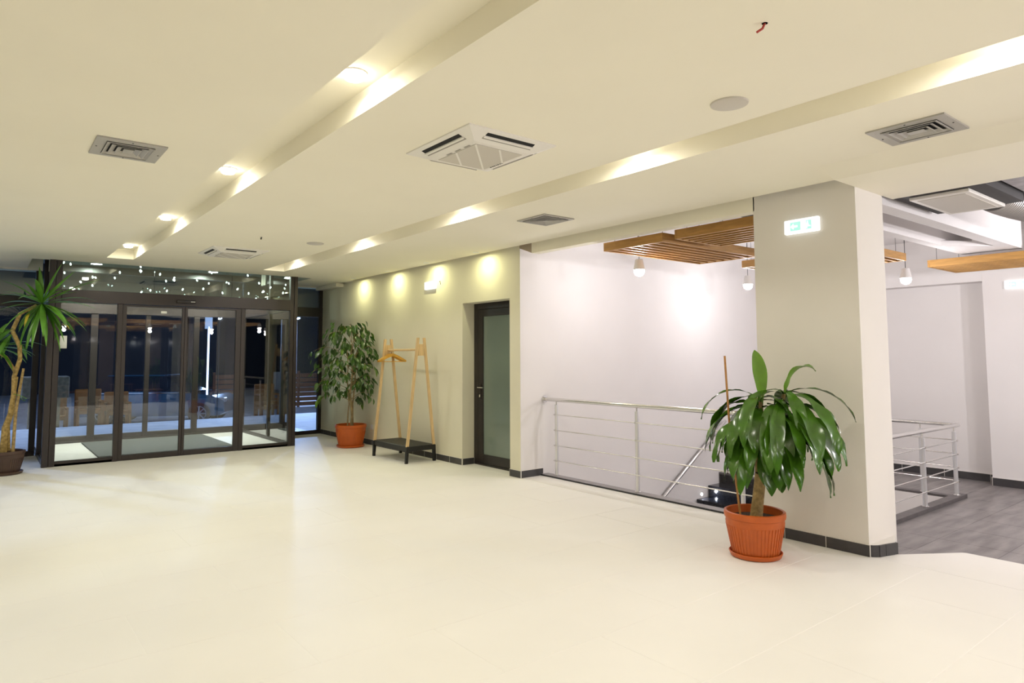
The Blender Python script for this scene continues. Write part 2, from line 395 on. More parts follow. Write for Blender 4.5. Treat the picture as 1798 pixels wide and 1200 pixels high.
k2 = struct('trim_7', M().bbox(5.75, 10.14, 3.23, 3.35, G, G+0.05, 0.003).bbox(10.0, 10.12, 3.35, 5.05, G, G+0.02, 0.003), 'kerbdark', 'dark grey kerb under the corridor railing', 'kerb')

# ------------------------------------------------------------------ staircase
st = thing('staircase', 'black granite stairs climbing along the pale wall', 'stairs', (9.32, 5.7, G))
tr_me = M().bbox(-0.32, 0.0, -0.68, 0.68, -0.03, 0.0, 0.004).mesh('tread', 'black_stone')
ri_me = M().box(-0.02, 0.0, -0.67, 0.67, -0.175, -0.03).mesh('riser', 'black_stone')
for k in range(11):
    inst('riser', ri_me, st, (9.32-0.30*k+0.02, 5.735, G-0.172*k))
    inst('tread', tr_me, st, (9.32-0.30*k+0.02, 5.735, G-0.172*(k+1)))
part('stringer', M().prism([(9.32, G-0.02), (9.32, G-0.4), (6.0, G-2.2), (6.0, G-1.93)], 'y', 5.02, 5.06), 'pinkwall', st)
hr = thing('stair_handrail', 'round steel handrail sloping up the pale stair wall', 'handrail', (7.84, 6.36, -0.58))
part('rail', M().tube([(6.6, 6.36, -1.365), (9.45, 6.36, 0.435)], 0.024, 12), 'steel', hr, True)
for x in (7.2, 8.2, 9.2):
    z = -0.584+(x-7.836)*0.631
    part('bracket', M().tube([(x, 6.36, z-0.02), (x, 6.36, z-0.07), (x, 6.42, z-0.07)], 0.008, 8), 'steel', hr, True)
sl = thing('step_light', 'tiny round step light low on the stair wall', 'step light', (8.843, 6.42, -0.66))
part('ring', M().tube([(8.843, 6.421, -0.66), (8.843, 6.409, -0.66)], 0.028, 16), 'chrome', sl, True)
part('lens', M().tube([(8.843, 6.409, -0.66), (8.843, 6.404, -0.66)], 0.022, 16), 'bulb', sl)
lamp('AREA', 'step_light_beam', sl, (8.843, 6.39, -0.66), 1.6, (0.75, 0.82, 1.0), 0.04, (math.radians(-90), 0, 0))

# ------------------------------------------------------------------ railings
r1 = thing('railing', 'long polished steel railing along the lobby side of the stairwell', 'railing', (5.63, 4.8, 0.018))
XR = 5.63
part('handrail', M().tube([(XR, 6.41, 0.945), (XR, 3.185, 0.945)], 0.024, 14), 'steel', r1, True)
part('wall_flange', M().tube([(XR, 6.42, 0.945), (XR, 6.408, 0.945)], 0.045, 20), 'steel', r1, True)
posts1 = [6.20, 4.90, 3.62]
for yy in posts1:
    p = part('post', M().tube([(XR, yy, 0.02), (XR, yy, 0.885)], 0.021, 12), 'steelp', r1, True)
    part('neck', M().tube([(XR, yy, 0.885), (XR, yy, 0.93)], 0.008, 8), 'steel', p, True)
    part('foot_collar', M().lathe([(0.034, 0), (0.034, 0.006), (0.026, 0.012)], (XR, yy, 0.018), 16), 'steel', p, True)
for z in (0.202, 0.388, 0.573, 0.764):
    part('rail', M().tube([(XR-0.028, 6.22, z), (XR-0.028, 3.19, z)], 0.0065, 8), 'steel', r1, True)
    for yy in posts1:
        part('rail_clip', M().tube([(XR-0.006, yy, z), (XR-0.036, yy, z)], 0.010, 8), 'steel', r1, True)
r2 = thing('railing', 'steel corner railing standing on the grey kerb beyond the pillar', 'railing', (9.95, 3.29, G+0.05))
ZK = G+0.05; YR = 3.29; X2 = 10.05
part('handrail', M().tube([(5.75, YR, 0.565), (X2+0.07, YR, 0.565)], 0.026, 14), 'steel', r2, True)
part('handrail', M().tube([(X2, YR, 0.572), (X2, 5.05, 0.572)], 0.024, 14), 'steel', r2, True)
for (x, yy) in ((7.0, YR), (8.935, YR), (9.955, YR), (X2, 3.72), (X2, 4.9)):
    p = part('post', M().tube([(x, yy, ZK-0.03), (x, yy, 0.49)], 0.026, 12), 'steelp', r2, True)
    part('neck', M().tube([(x, yy, 0.49), (x, yy, 0.55)], 0.008, 8), 'steel', p, True)
    part('foot_collar', M().lathe([(0.042, 0), (0.042, 0.006), (0.03, 0.014)], (x, yy, ZK if yy == YR else ZK-0.03), 16), 'steel', p, True)
for z in (0.19, 0.375, 0.56, 0.745):
    z = ZK+z*0.94
    part('rail', M().tube([(5.75, YR-0.03, z), (9.955, YR-0.03, z)], 0.0075, 8), 'steel', r2, True)
    part('rail', M().tube([(X2-0.03, YR+0.05, z), (X2-0.03, 4.95, z)], 0.0075, 8), 'steel', r2, True)
    for x in (8.935, 9.955):
        part('rail_clip', M().tube([(x, YR-0.01, z), (x, YR-0.042, z)], 0.011, 8), 'steel', r2, True)

# ------------------------------------------------------------------ inner entrance (vestibule front)
YV = 11.15
d1 = thing('door_1', 'dark framed automatic sliding entrance doors with glass transom', 'door', (2.45, YV, 0), kind='structure')
def fr(name, x0, x1, z0, z1, y0=YV-0.02, y1=YV+0.06, parent=d1, m='frame'):
    return part(name, M().bbox(x0, x1, y0, y1, z0, z1, 0.004), m, parent)
fr('post', 0.70, 0.775, 0, 3.1); fr('post', 0.778, 0.85, 0, 3.1, YV-0.012, YV+0.06)
fr('post', 4.07, 4.13, 0, 3.1, YV-0.012, YV+0.06); fr('post', 4.133, 4.19, 0, 3.1)
fr('header', 0.85, 4.07, 2.268, 2.444, YV-0.03, YV+0.08)
fr('threshold', 0.85, 4.07, 0.0, 0.035, YV, YV+0.05)
for (x0, x1) in ((1.535, 1.60), (3.27, 3.335)):
    fr('mullion', x0, x1, 0.0, 2.268)
def pane(parent, x0, x1, z0, z1, yc, m='glass', name='pane'):
    return part(name, M().box(x0, x1, yc-0.005, yc+0.005, z0, z1), m, parent)
for (x0, x1) in ((0.85, 1.535), (3.335, 4.07)):
    s = fr('fixed_panel', x0, x1, 0.0, 0.07, YV, YV+0.04)
    pane(s, x0, x1, 0.07, 2.268, YV+0.02)
for (x0, x1, g0, g1) in ((1.60, 2.434, 1.652, 2.396), (2.437, 3.27, 2.475, 3.19)):
    m = M().bbox(x0, g0, YV-0.012, YV+0.03, 0.012, 2.262, 0.003).bbox(g1, x1, YV-0.012, YV+0.03, 0.012, 2.262, 0.003).bbox(g0, g1, YV-0.012, YV+0.03, 0.012, 0.078, 0.003).bbox(g0, g1, YV-0.012, YV+0.03, 2.235, 2.262, 0.003)
    s = part('sliding_leaf', m, 'frame', d1)
    pane(s, g0, g1, 0.078, 2.235, YV+0.01)
tp = [(0.85, 2.0), (2.005, 3.12), (3.125, 4.07)]
for (x0, x1) in tp: pane(d1, x0, x1, 2.444, 3.1, YV+0.02, 'tglass', 'transom_pane')
sb = part('motion_sensor', M().bbox(2.30, 2.575, YV-0.075, YV-0.03, 2.315, 2.362, 0.01), 'dframe', d1)
part('sensor_window', M().box(2.50, 2.56, YV-0.078, YV-0.074, 2.333, 2.343), 'plast', sb)
# vestibule sides
for nm, X, lab in (('window_3', 0.735, 'narrow greenish glass side wall on the left of the vestibule'), ('window_4', 4.13, 'glass side wall on the right of the vestibule')):
    s = thing(nm, lab, 'window', (X, 12.5, 0), kind='structure')
    part('pane', M().box(X-0.005, X+0.005, YV+0.07, 13.93, 0.05, 3.1), 'tglass', s)
    part('bottom_rail', M().bbox(X-0.02, X+0.02, YV+0.07, 13.93, 0, 0.06, 0.003), 'frame', s)
    part('header', M().bbox(X-0.03, X+0.03, YV+0.07, 13.93, 2.268, 2.444, 0.003), 'frame', s)
    part('mullion', M().bbox(X-0.03, X+0.03, 12.25, 12.32, 0.06, 3.1, 0.003), 'frame', s)
# outer sliding doors
d3 = thing('door_3', 'outer sliding glass doors seen through the vestibule', 'door', (2.45, 13.98, 0), kind='structure')
YO = 13.98
fr('header', 0.70, 4.15, 2.27, 2.44, YO-0.04, YO+0.06, d3); fr('threshold', 0.70, 4.15, 0, 0.04, YO-0.02, YO+0.04, d3)
for (x0, x1) in ((0.70, 0.80), (1.52, 1.63), (2.39, 2.47), (3.22, 3.32), (4.05, 4.15)):
    fr('mullion', x0, x1, 0.04, 2.27, YO-0.03, YO+0.05, d3)
for (x0, x1) in ((0.80, 1.52), (1.63, 2.39), (2.47, 3.22), (3.32, 4.05)):
    s = fr('leaf_rail', x0, x1, 0.04, 0.12, YO-0.02, YO+0.03, d3)
    pane(s, x0, x1, 0.12, 2.27, YO)
pane(d3, 0.70, 4.15, 2.44, 3.0, YO, 'tglass', 'transom_pane')
# street windows either side
def street_window(nm, lab, x0, x1, mull):
    s = thing(nm, lab, 'window', ((x0+x1)/2, 12.58, 0), kind='structure')
    Y0, Y1 = 12.57, 12.64
    part('sill_rail', M().bbox(x0, x1, Y0, Y1, 0, 0.075, 0.004), 'dframe', s)
    part('transom_bar', M().bbox(x0, x1, Y0-.01, Y1, 2.26, 2.445, 0.004), 'dframe', s)
    xs = sorted(mull)
    for a, b in xs: part('mullion', M().bbox(a, b, Y0-.005, Y1, 0.075, 2.83, 0.004), 'dframe', s)
    for (a, b) in zip(xs[:-1], xs[1:]):
        part('pane', M().box(a[1], b[0], 12.6, 12.61, 0.075, 2.26), 'glass', s)
        part('transom_pane', M().box(a[1], b[0], 12.6, 12.61, 2.445, 2.83), 'tglass', s)
    return s
street_window('window_1', 'dark framed street window left of the vestibule', -4.6, 0.70, [(-4.6, -4.5), (-2.6, -2.5), (-0.75, -0.65), (0.62, 0.70)])
street_window('window_2', 'narrow dark framed street window right of the vestibule', 4.15, 5.235, [(4.15, 4.23), (5.165, 5.235)])
# vestibule ceiling lights
for (x, yy, o_) in ((1.5, 13.4, 'left'), (3.4, 13.4, 'right')):
    t = thing('vestibule_light', 'flat round ceiling light inside the vestibule, ' + o_ + ' one', 'ceiling light', (x, yy, 3.12), 'vestibule lights')
    part('rim', M().lathe([(0.10, 0.0), (0.10, -0.02), (0.085, -0.025), (0.085, -0.012)], (x, yy, 3.12), 28), 'plast', t, True)
    part('lens', M().lathe([(0.085, -0.018), (0.0, -0.018)], (x, yy, 3.12), 28), 'lens', t)
    lamp('AREA', 'vestibule_beam', t, (x, yy, 3.085), P_VEST, C_VEST, 0.16)
struct('trim_8', M().box(0.7, 4.15, 13.9, 14.06, 3.0, 3.3), 'dframe', 'dark lintel over the outer sliding doors', 'lintel')
# entrance mat
mt = thing('entrance_mat', 'dark grey ribbed entrance mat inside the vestibule', 'mat', (2.4, 12.8, 0))
part('backing', M().box(1.43, 3.40, 11.73, 13.86, 0.001, 0.008), 'matd', mt)
rb = M()
yy = 11.75
while yy < 13.84:
    rb.box(1.44, 3.39, yy, yy+0.034, 0.008, 0.014); yy += 0.046
part('ribs', rb, 'mat', mt, kind='stuff')
solo('notice_sheet', M().box(0.852, 0.935, YV+0.008, YV+0.0095, 1.62, 1.795), 'paper', 'blank pale notice sheet stuck on the left glass panel', 'paper notice', (0.89, YV, 1.7))
solo('door_sticker', M().box(2.105, 2.184, YV+0.003, YV+0.0045, 2.15, 2.185), 'paper', 'small white sticker at the top of the sliding leaf', 'sticker', (2.145, YV, 2.16))

# ------------------------------------------------------------------ frosted door in the right wall
d2 = thing('door_2', 'dark brown door with frosted green glass beside the stairwell', 'door', (5.43, 7.16, 0), kind='structure')
XD = 5.43
m = M().bbox(XD, XD+0.06, 7.60, 7.69, 0, 2.225, 0.004).bbox(XD, XD+0.06, 6.63, 6.70, 0, 2.225, 0.004).bbox(XD, XD+0.06, 6.70, 7.60, 2.14, 2.225, 0.004).box(XD, XD+0.06, 6.70, 7.60, 0, 0.025)
part('door_frame', m, 'dframe', d2)
lf = M().bbox(XD+0.005, XD+0.055, 7.485, 7.598, 0.027, 2.137, 0.003).bbox(XD+0.005, XD+0.055, 6.702, 6.80, 0.027, 2.137, 0.003).bbox(XD+0.005, XD+0.055, 6.80, 7.485, 2.04, 2.137, 0.003).bbox(XD+0.005, XD+0.055, 6.80, 7.485, 0.027, 0.15, 0.003)
leaf = part('door_leaf', lf, 'dframe', d2)
part('pane', M().box(XD+0.02, XD+0.03, 6.80, 7.485, 0.15, 2.04), 'frost', leaf)
h = part('handle', M().tube([(XD+0.005, 7.54, 1.06), (XD-0.045, 7.54, 1.06), (XD-0.045, 7.42, 1.06)], 0.009, 8), 'chrome', leaf, True)
part('lock_plate', M().bbox(XD-0.006, XD+0.005, 7.52, 7.56, 0.90, 1.11, 0.002), 'dframe', leaf)
part('lock_cylinder', M().bbox(XD-0.012, XD-0.004, 7.53, 7.55, 0.925, 0.96, 0.002), 'chrome', leaf)
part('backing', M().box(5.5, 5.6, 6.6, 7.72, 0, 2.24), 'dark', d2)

# ------------------------------------------------------------------ ceiling fittings
def downlight(x, y, label, grp, col):
    t = thing('downlight', label, 'downlight', (x, y, 2.98), grp)
    part('trim_ring', M().lathe([(0.052, 0.0), (0.068, 0.0), (0.068, -0.006), (0.052, -0.006)], (x, y, 2.98), 24), 'plast', t, True)
    part('lens', M().lathe([(0.0, -0.004), (0.050, -0.004), (0.050, -0.030), (0.044, -0.036), (0.0, -0.037)], (x, y, 2.98), 24), 'lens', t, True)
    lamp('AREA', 'downlight_beam', t, (x, y, 2.938), P_COVE, col, 0.10)
ords = {10.0: 'nearest the entrance doors', 7.72: 'second from the entrance doors', 5.45: 'third from the entrance doors', 3.17: 'fourth from the entrance doors', 0.93: 'fifth from the entrance doors', -1.3: 'sixth from the entrance doors'}
for yy, o_ in ords.items():
    downlight(1.47, yy, 'round downlight in the left ceiling cove, ' + o_, 'cove downlights', C_COVEL)
    downlight(-0.67, yy, 'round downlight in the added unseen cove beyond the left edge, ' + o_, 'cove downlights', C_COVEL)  # unseen cove lamps added to brighten the left floor and ceiling
    downlight(3.575, yy, 'round downlight in the right ceiling cove, ' + o_, 'cove downlights', C_COVE)
for yy, o_ in ((7.08, 'nearest the frosted door'), (8.32, 'second from the frosted door'), (9.52, 'third from the frosted door'), (10.75, 'farthest from the frosted door')):
    t = thing('wall_washer', 'small recessed spot washing the beige wall, ' + o_, 'spotlight', (5.03, yy, ZC), 'wall washers by the beige wall')
    part('can', M().lathe([(0.045, 0.0), (0.045, -0.003), (0.034, -0.004), (0.032, -0.001), (0, -0.001)], (5.03, yy, ZC), 20), 'plast', t, True)
    lamp('AREA', 'washer_beam', t, (5.03, yy, 2.842), P_WASH, C_WASH, 0.05)

def cassette(x0, x1, y0, y1, label):
    cx, cy = (x0+x1)/2, (y0+y1)/2
    t = thing('ceiling_air_conditioner', label, 'air conditioner', (cx, cy, ZC), 'ceiling cassettes')
    b = M(); zz = [(0.0, ZC), (0.0, ZC-0.008), (0.115, ZC-0.052), (0.13, ZC-0.054)]
    for i, z in zz: b.v += [(x0+i, y0+i, z), (x1-i, y0+i, z), (x1-i, y1-i, z), (x0+i, y1-i, z)]
    for k in range(3):
        for q in range(4):
            a = k*4+q; c_ = k*4+(q+1) % 4; b.f.append((a, c_, c_+4, a+4))
    b.f.append((12, 13, 14, 15))
    part('panel', b, 'acw', t)
    A, B, C_, D_ = x0+0.155, x1-0.155, y0+0.155, y1-0.155
    part('return_grille', M().bbox(A, B, C_, D_, ZC-0.058, ZC-0.053, 0.002), 'acg', t)
    def rib(p, q):
        p = Vector((*p, 0)); q = Vector((*q, 0)); n = (q-p).normalized(); n = Vector((-n.y, n.x, 0))*0.006
        part('grille_rib', M().prism([(v.x, v.y) for v in (p-n, q-n, q+n, p+n)], 'z', ZC-0.0605, ZC-0.0575), 'acw', t)
    rib((A, C_), (B, D_)); rib((A+(B-A)*0.5, C_), (B, C_+(D_-C_)*0.5)); rib((A, C_+(D_-C_)*0.5), (A+(B-A)*0.5, D_))
    def zb(i): return ZC-0.008-0.044*i/0.115
    def strip(side, i0, i1, m, cut, dz):
        P = []
        for (i, sgn) in ((i0, -1), (i0, 1), (i1, 1), (i1, -1)):
            z = zb(i)-dz
            if side == 'y0': P.append((cx+sgn*((x1-x0)/2-cut), y0+i, z))
            if side == 'y1': P.append((cx+sgn*((x1-x0)/2-cut), y1-i, z))
            if side == 'x0': P.append((x0+i, cy+sgn*((y1-y0)/2-cut), z))
            if side == 'x1': P.append((x1-i, cy+sgn*((y1-y0)/2-cut), z))
        top = [(p[0], p[1], p[2]+dz+0.003) for p in P]
        mm = M().quad(*P).quad(*top)
        for k in range(4): mm.quad(P[k], P[(k+1) % 4], top[(k+1) % 4], top[k])
        return part(m[0], mm, m[1], t)
    for side in ('x0', 'x1', 'y0', 'y1'):
        strip(side, 0.028, 0.054, ('air_slot', 'dark'), 0.155, 0.001)
        strip(side, 0.055, 0.068, ('louvre', 'acw'), 0.150, 0.008)
        strip(side, 0.069, 0.084, ('air_slot', 'acshadow'), 0.150, 0.001)
    lg = M()
    for k, wd in enumerate((0.014, 0.012, 0.014, 0.010, 0.014, 0.012, 0.014)):
        lg.box(x1-0.149, x1-0.137, y1-0.36+k*0.021, y1-0.36+k*0.021+wd, ZC-0.0552, ZC-0.0535)
    part('maker_lettering', lg, 'dark', t)
    lg = M()
    for k in range(3): lg.box(x0+0.136, x0+0.150, y0+0.2+k*0.10, y0+0.2+k*0.10+0.06, ZC-0.0552, ZC-0.0535)
    part('indicator_strip', lg, 'acshadow', t)
cassette(2.167, 2.847, 3.116, 3.855, 'white square ceiling air conditioner in the middle of the lobby')
cassette(2.167, 2.847, 8.56, 9.30, 'white square ceiling air conditioner near the entrance doors')

def vent(x0, x1, y0, y1, label, ins=0.06, n=3, m='alu'):
    t = thing('air_vent', label, 'air vent', ((x0+x1)/2, (y0+y1)/2, ZC), 'ceiling air vents')
    z1, z0 = ZC, ZC-0.010
    f = M()
    for (a, b, c_, d_) in ((x0, x1, y0, y0+ins), (x0, x1, y1-ins, y1), (x0, x0+ins, y0+ins, y1-ins), (x1-ins, x1, y0+ins, y1-ins)):
        f.box(a, b, c_, d_, z0, z1)
    part('frame', f, m, t)
    part('backing', M().box(x0+ins, x1-ins, y0+ins, y1-ins, ZC-0.002, ZC-0.0005), 'dark', t)
    X0, X1, Y0, Y1 = x0+ins, x1-ins, y0+ins, y1-ins
    st_ = (min(X1-X0, Y1-Y0)/2)/(n+0.8)
    for k in range(n):
        i0 = st_*k + 0.002; i1 = i0+st_*0.72
        v = M(); zb, zt = ZC-0.018, ZC-0.003
        A = [(X0+i0, Y0+i0), (X1-i0, Y0+i0), (X1-i0, Y1-i0), (X0+i0, Y1-i0)]
        B = [(X0+i1, Y0+i1), (X1-i1, Y0+i1), (X1-i1, Y1-i1), (X0+i1, Y1-i1)]
        for q in range(4):
            p = (q+1) % 4
            v.quad((*A[q], zb), (*A[p], zb), (*B[p], zt), (*B[q], zt))
        e = 0.006
        Fo = [(X0+i0-e, Y0+i0-e), (X1-i0+e, Y0+i0-e), (X1-i0+e, Y1-i0+e), (X0+i0-e, Y1-i0+e)] if k else [(X0+i0+e, Y0+i0+e), (X1-i0-e, Y0+i0+e), (X1-i0-e, Y1-i0-e), (X0+i0+e, Y1-i0-e)]
        for q in range(4):
            p = (q+1) % 4
            v.quad((*A[q], zb), (*A[p], zb), (*Fo[p], zb), (*Fo[q], zb)); v.quad((*A[q], zb), (*A[p], zb), (*A[p], zb+0.005), (*A[q], zb+0.005))
        part('vane', v, m, t)
    i0 = st_*n
    part('centre_plate', M().box(X0+i0, X1-i0, Y0+i0, Y1-i0, ZC-0.017, ZC-0.013), m, t)
    for (sx, sy) in (((x0+x1)/2, y0+0.02), ((x0+x1)/2, y1-0.02), (x0+0.02, (y0+y1)/2), (x1-0.02, (y0+y1)/2)):
        part('screw', M().tube([(sx, sy, z0), (sx, sy, z0-0.002)], 0.005, 8), 'dark', t)
vent(0.50, 0.892, 4.68, 5.108, 'grey rectangular ceiling air vent left of the left cove')
vent(4.165, 4.56, 1.344, 1.772, 'grey rectangular ceiling air vent above the pillar corner')
vent(4.155, 4.547, 4.72, 5.14, 'grey ceiling air vent in front of the beige wall corner', 0.04, 6)
for (x, yy, lab) in ((3.098, 2.01, 'large round ceiling speaker near the camera'), (3.088, 7.67, 'small looking round ceiling speaker near the entrance')):
    t = thing('ceiling_speaker', lab, 'speaker', (x, yy, ZC), 'ceiling speakers')
    part('rim', M().lathe([(0.088, 0.0), (0.100, 0.0), (0.098, -0.007), (0.088, -0.009)], (x, yy, ZC-0.0002), 32), 'acg', t, True)
    part('grille', M().lathe([(0.088, -0.006), (0.05, -0.009), (0.0, -0.010)], (x, yy, ZC), 32), 'acg', t, True)
t = thing('loose_cable', 'short red cable end poking out of a ceiling hole', 'cable', (2.451, 1.416, ZC))
part('hole', M().lathe([(0.012, -0.001), (0.0, -0.001)], (2.451, 1.416, ZC), 16), 'dark', t)
part('cable', M().tube([(2.451, 1.416, ZC), (2.447, 1.424, ZC-0.02), (2.43, 1.44, ZC-0.035)], 0.005, 8), 'red', t, True)
t = thing('loose_cable', 'tiny dark cable stub in the ceiling near the entrance', 'cable', (2.439, 7.629, ZC))
part('cable', M().tube([(2.439, 7.629, ZC), (2.437, 7.64, ZC-0.025)], 0.008, 8), 'dark', t, True)

# ------------------------------------------------------------------ exit signs
def exit_sign(label, cx, cy, cz, axis, sgn, Lh=0.145, Hh=0.058, depth=0.035, flip=1):
    # axis: 'x' -> hangs on a plane x = const facing sgn*x, width along y; 'y' likewise
    t = thing('exit_sign', label, 'exit sign', (cx, cy, cz), 'lit exit signs')
    def bx(u0, u1, v0, v1, d0, d1):
        if axis == 'x':
            a, b = sorted((cx+sgn*d0, cx+sgn*d1)); uu = sorted((cy+u0*flip, cy+u1*flip))
            return (a, b, uu[0], uu[1], cz+v0, cz+v1)
        a, b = sorted((cy+sgn*d0, cy+sgn*d1)); uu = sorted((cx+u0*flip, cx+u1*flip))
        return (uu[0], uu[1], a, b, cz+v0, cz+v1)
    part('housing', M().bbox(*bx(-Lh, Lh, -Hh, Hh, 0, depth), 0.006), 'signw', t)
    g = part('green_panel', M().box(*bx(-Lh*0.62, Lh*0.62, -Hh*0.62, Hh*0.62, depth, depth+0.002)), 'signg', t)
    s = M()
    d0, d1 = depth+0.002, depth+0.0035
    h = Hh*0.62
    s.box(*bx(-Lh*0.52, -Lh*0.18, -h*0.22, h*0.22, d0, d1))                      # arrow shaft
    for k in range(5): s.box(*bx(-Lh*0.56+k*Lh*0.03-0.002, -Lh*0.56+(k+1)*Lh*0.03, -h*0.12*(k+1), h*0.12*(k+1), d0, d1))
    part('arrow', s, 'signw', g)
    s = M()
    s.box(*bx(Lh*0.0, Lh*0.30, -h*0.95, h*0.95, d0, d1))                         # doorway
    s.box(*bx(Lh*0.32, Lh*0.46, -h*0.25, h*0.35, d0, d1)); s.box(*bx(Lh*0.36, Lh*0.43, h*0.45, h*0.8, d0, d1))
    s.box(*bx(Lh*0.30, Lh*0.38, -h*0.8, -h*0.25, d0, d1)); s.box(*bx(Lh*0.42, Lh*0.56, -h*0.45, -h*0.2, d0, d1))
    part('running_figure', s, 'signw', g)
    return t
exit_sign('lit green exit sign high on the lobby pillar', 5.22, 2.737, 2.547, 'x', -1, flip=-1)
exit_sign('white lit exit sign on the beige wall above the coat rack', 5.235, 8.518, 2.546, 'x', -1, flip=-1)
exit_sign('glowing exit sign on the pale wall behind the stair railing', 8.714, 6.42, 2.152, 'y', -1)
exit_sign('lit exit sign cut by the right photo edge on the corridor wall', 11.38, 2.88, 2.475, 'x', -1, flip=-1)
solo('wall_wire', M().tube([(5.233, 8.285, 2.585), (5.225, 8.275, 2.59), (5.226, 8.262, 2.585), (5.23, 8.255, 2.54)], 0.003, 6), 'dark', 'thin bent wire beside the exit sign on the beige wall', 'wire', (5.235, 8.27, 2.58), True)
t = thing('wall_socket', 'white wall socket behind the ficus pot', 'socket', (5.235, 10.40, 0.30))
part('plate', M().bbox(5.227, 5.235, 10.36, 10.44, 0.26, 0.34, 0.003), 'plast', t)
part('insert', M().tube([(5.2275, 10.40, 0.30), (5.225, 10.40, 0.30)], 0.022, 16), 'plast', t, True)

# ------------------------------------------------------------------ slat panels and pendants
ZS = 2.66
def slat_panel(label, x0, x1, y0, y1, along, n=8, grp='oak slat ceiling panels', z0=ZS):
    h = 0.095; t = thing('slat_ceiling_panel', label, 'slat panel', ((x0+x1)/2, (y0+y1)/2, z0), grp)
    th = 0.028
    if along == 'x':
        me = M().bbox(0, x1-x0-2*th, -th/2, th/2, 0, h, 0.002).mesh('slat', 'slat')
        for k in range(n): inst('slat', me, t, (x0+th, y0+th/2+(y1-y0-th)*k/(n-1), z0))
        for a in (x0, x1-th): part('end_board', M().bbox(a, a+th, y0, y1, z0, z0+h, 0.002), 'slat', t)
    else:
        me = M().bbox(-th/2, th/2, 0, y1-y0-2*th, 0, h, 0.002).mesh('slat', 'slat')
        for k in range(n): inst('slat', me, t, (x0+th/2+(x1-x0-th)*k/(n-1), y0+th, z0))
        for a in (y0, y1-th): part('end_board', M().bbox(x0, x1, a, a+th, z0, z0+h, 0.002), 'slat', t)
    part('gap_shade_sheet', M().box(x0+0.005, x1-0.005, y0+0.005, y1-0.005, z0+h-0.004, z0+h-0.001), 'dark', t)  # dark sheet added on top so the slat gaps look shaded
    for x in (x0+0.1, x1-0.1):
        for yy in (y0+0.08, (y0+y1)/2, y1-0.08):
            part('hanging_wire', M().tube([(x, yy, z0+h), (x, yy, 3.25)], 0.0025, 5), 'wire', t)
slat_panel('oak slat ceiling panel nearest the fascia, slats pointing away from the lobby', 5.43, 7.20, 4.34, 5.17, 'x')
slat_panel('oak slat ceiling panel right beside the pillar top', 5.47, 6.25, 3.22, 4.22, 'y', 8, z0=ZS+0.012)
slat_panel('oak slat ceiling panel mostly hidden behind the pillar', 7.94, 8.75, 4.3, 5.03, 'x')
slat_panel('oak slat ceiling panel behind the right pendant lamp', 7.2, 9.0, 3.40, 4.15, 'x')
slat_panel('long oak slat ceiling panel running out of the right edge', 9.92, 10.94, 1.2, 3.49, 'y', 9)

shade_prof = [(0.018, 0.13), (0.040, 0.128), (0.047, 0.122), (0.070, 0.0), (0.066, 0.0), (0.042, 0.115), (0.0, 0.118)]
shade_me = M().lathe(shade_prof, (0, 0, 0), 24).mesh('shade', 'shade', True)
bulb_me = M().lathe([(0.0, 0.095), (0.02, 0.09), (0.03, 0.07), (0.052, 0.02), (0.062, 0.0), (0.064, -0.025), (0.054, -0.055), (0.03, -0.075), (0.0, -0.082)], (0, 0, 0), 20).mesh('bulb', 'bulb', True)
def pendant(label, x, y, z, power=P_PEND, grp='pendant lamps'):
    t = thing('pendant_lamp', label, 'pendant lamp', (x, y, z), grp)
    inst('shade', shade_me, t, (x, y, z)); inst('bulb', bulb_me, t, (x, y, z))
    part('cord', M().tube([(x, y, z+0.13), (x, y, 3.25)], 0.004, 6), 'wire', t)
    lamp('POINT', 'pendant_light', t, (x, y, z-0.13), power, C_PEND, 0.05)
pendant('white pendant lamp hanging below the slat panel left of the pillar', 6.18, 5.30, 2.525)
pendant('white pendant lamp hanging right of the pillar by the slats', 9.30, 3.53, 2.475)
pendant('white pendant lamp hidden behind the pillar over the stairs', 8.75, 5.45, 2.525)
pendant('added unseen pendant lamp over the corridor outside the right edge', 9.4, 0.6, 2.475, 130)  # unseen lamp added to brighten the corridor
pendant('added unseen pendant lamp over the corridor beside the camera', 7.4, -0.8, 2.475, 130)  # another unseen lamp added for the corridor light

# air handling over the corridor
t = thing('ducted_unit', 'pale grille panel of the ceiling unit above the corridor', 'air conditioner', (6.6, 2.05, 2.82))
part('housing', M().box(5.93, 7.2, 1.74, 2.42, 2.85, 3.15), 'dgrey', t)
part('panel', M().bbox(6.24, 7.16, 1.865, 2.315, 2.82, 2.85, 0.006), 'acw', t)
part('grille', M().box(6.30, 7.10, 1.91, 2.27, 2.817, 2.82), 'acg', t)
t = thing('flexible_duct', 'ribbed aluminium duct by the right edge of the photo', 'duct', (8.0, 1.75, 2.95))
pts = []; rd = []
for k in range(181):
    f = k/180
    pts.append((7.40+1.6*f, 2.02-0.10*f-0.45*f*f, 3.0-0.10*f)); rd.append(0.15 + (0.012 if k % 4 < 2 else 0.0))
part('hose', M().tube(pts, rd, 24), 'duct', t, True)
for yy in (1.02, 1.16):
    solo('steel_channel', M().box(6.3, 9.0, yy-0.012, yy+0.012, 3.0, 3.03).box(6.32, 6.34, yy-0.01, yy+0.01, 3.03, 3.25).box(8.9, 8.92, yy-0.01, yy+0.01, 3.03, 3.25), 'steel', 'thin steel channel above the corridor ceiling, ' + ('nearer one' if yy < 1.1 else 'farther one'), 'steel channel', (7.8, yy, 3.015))
solo('insulated_duct', M().bbox(6.2, 7.7, 1.43, 1.73, 2.90, 3.2, 0.04), 'foil', 'foil wrapped box duct next to the ceiling unit', 'duct', (7.0, 1.58, 3.0))

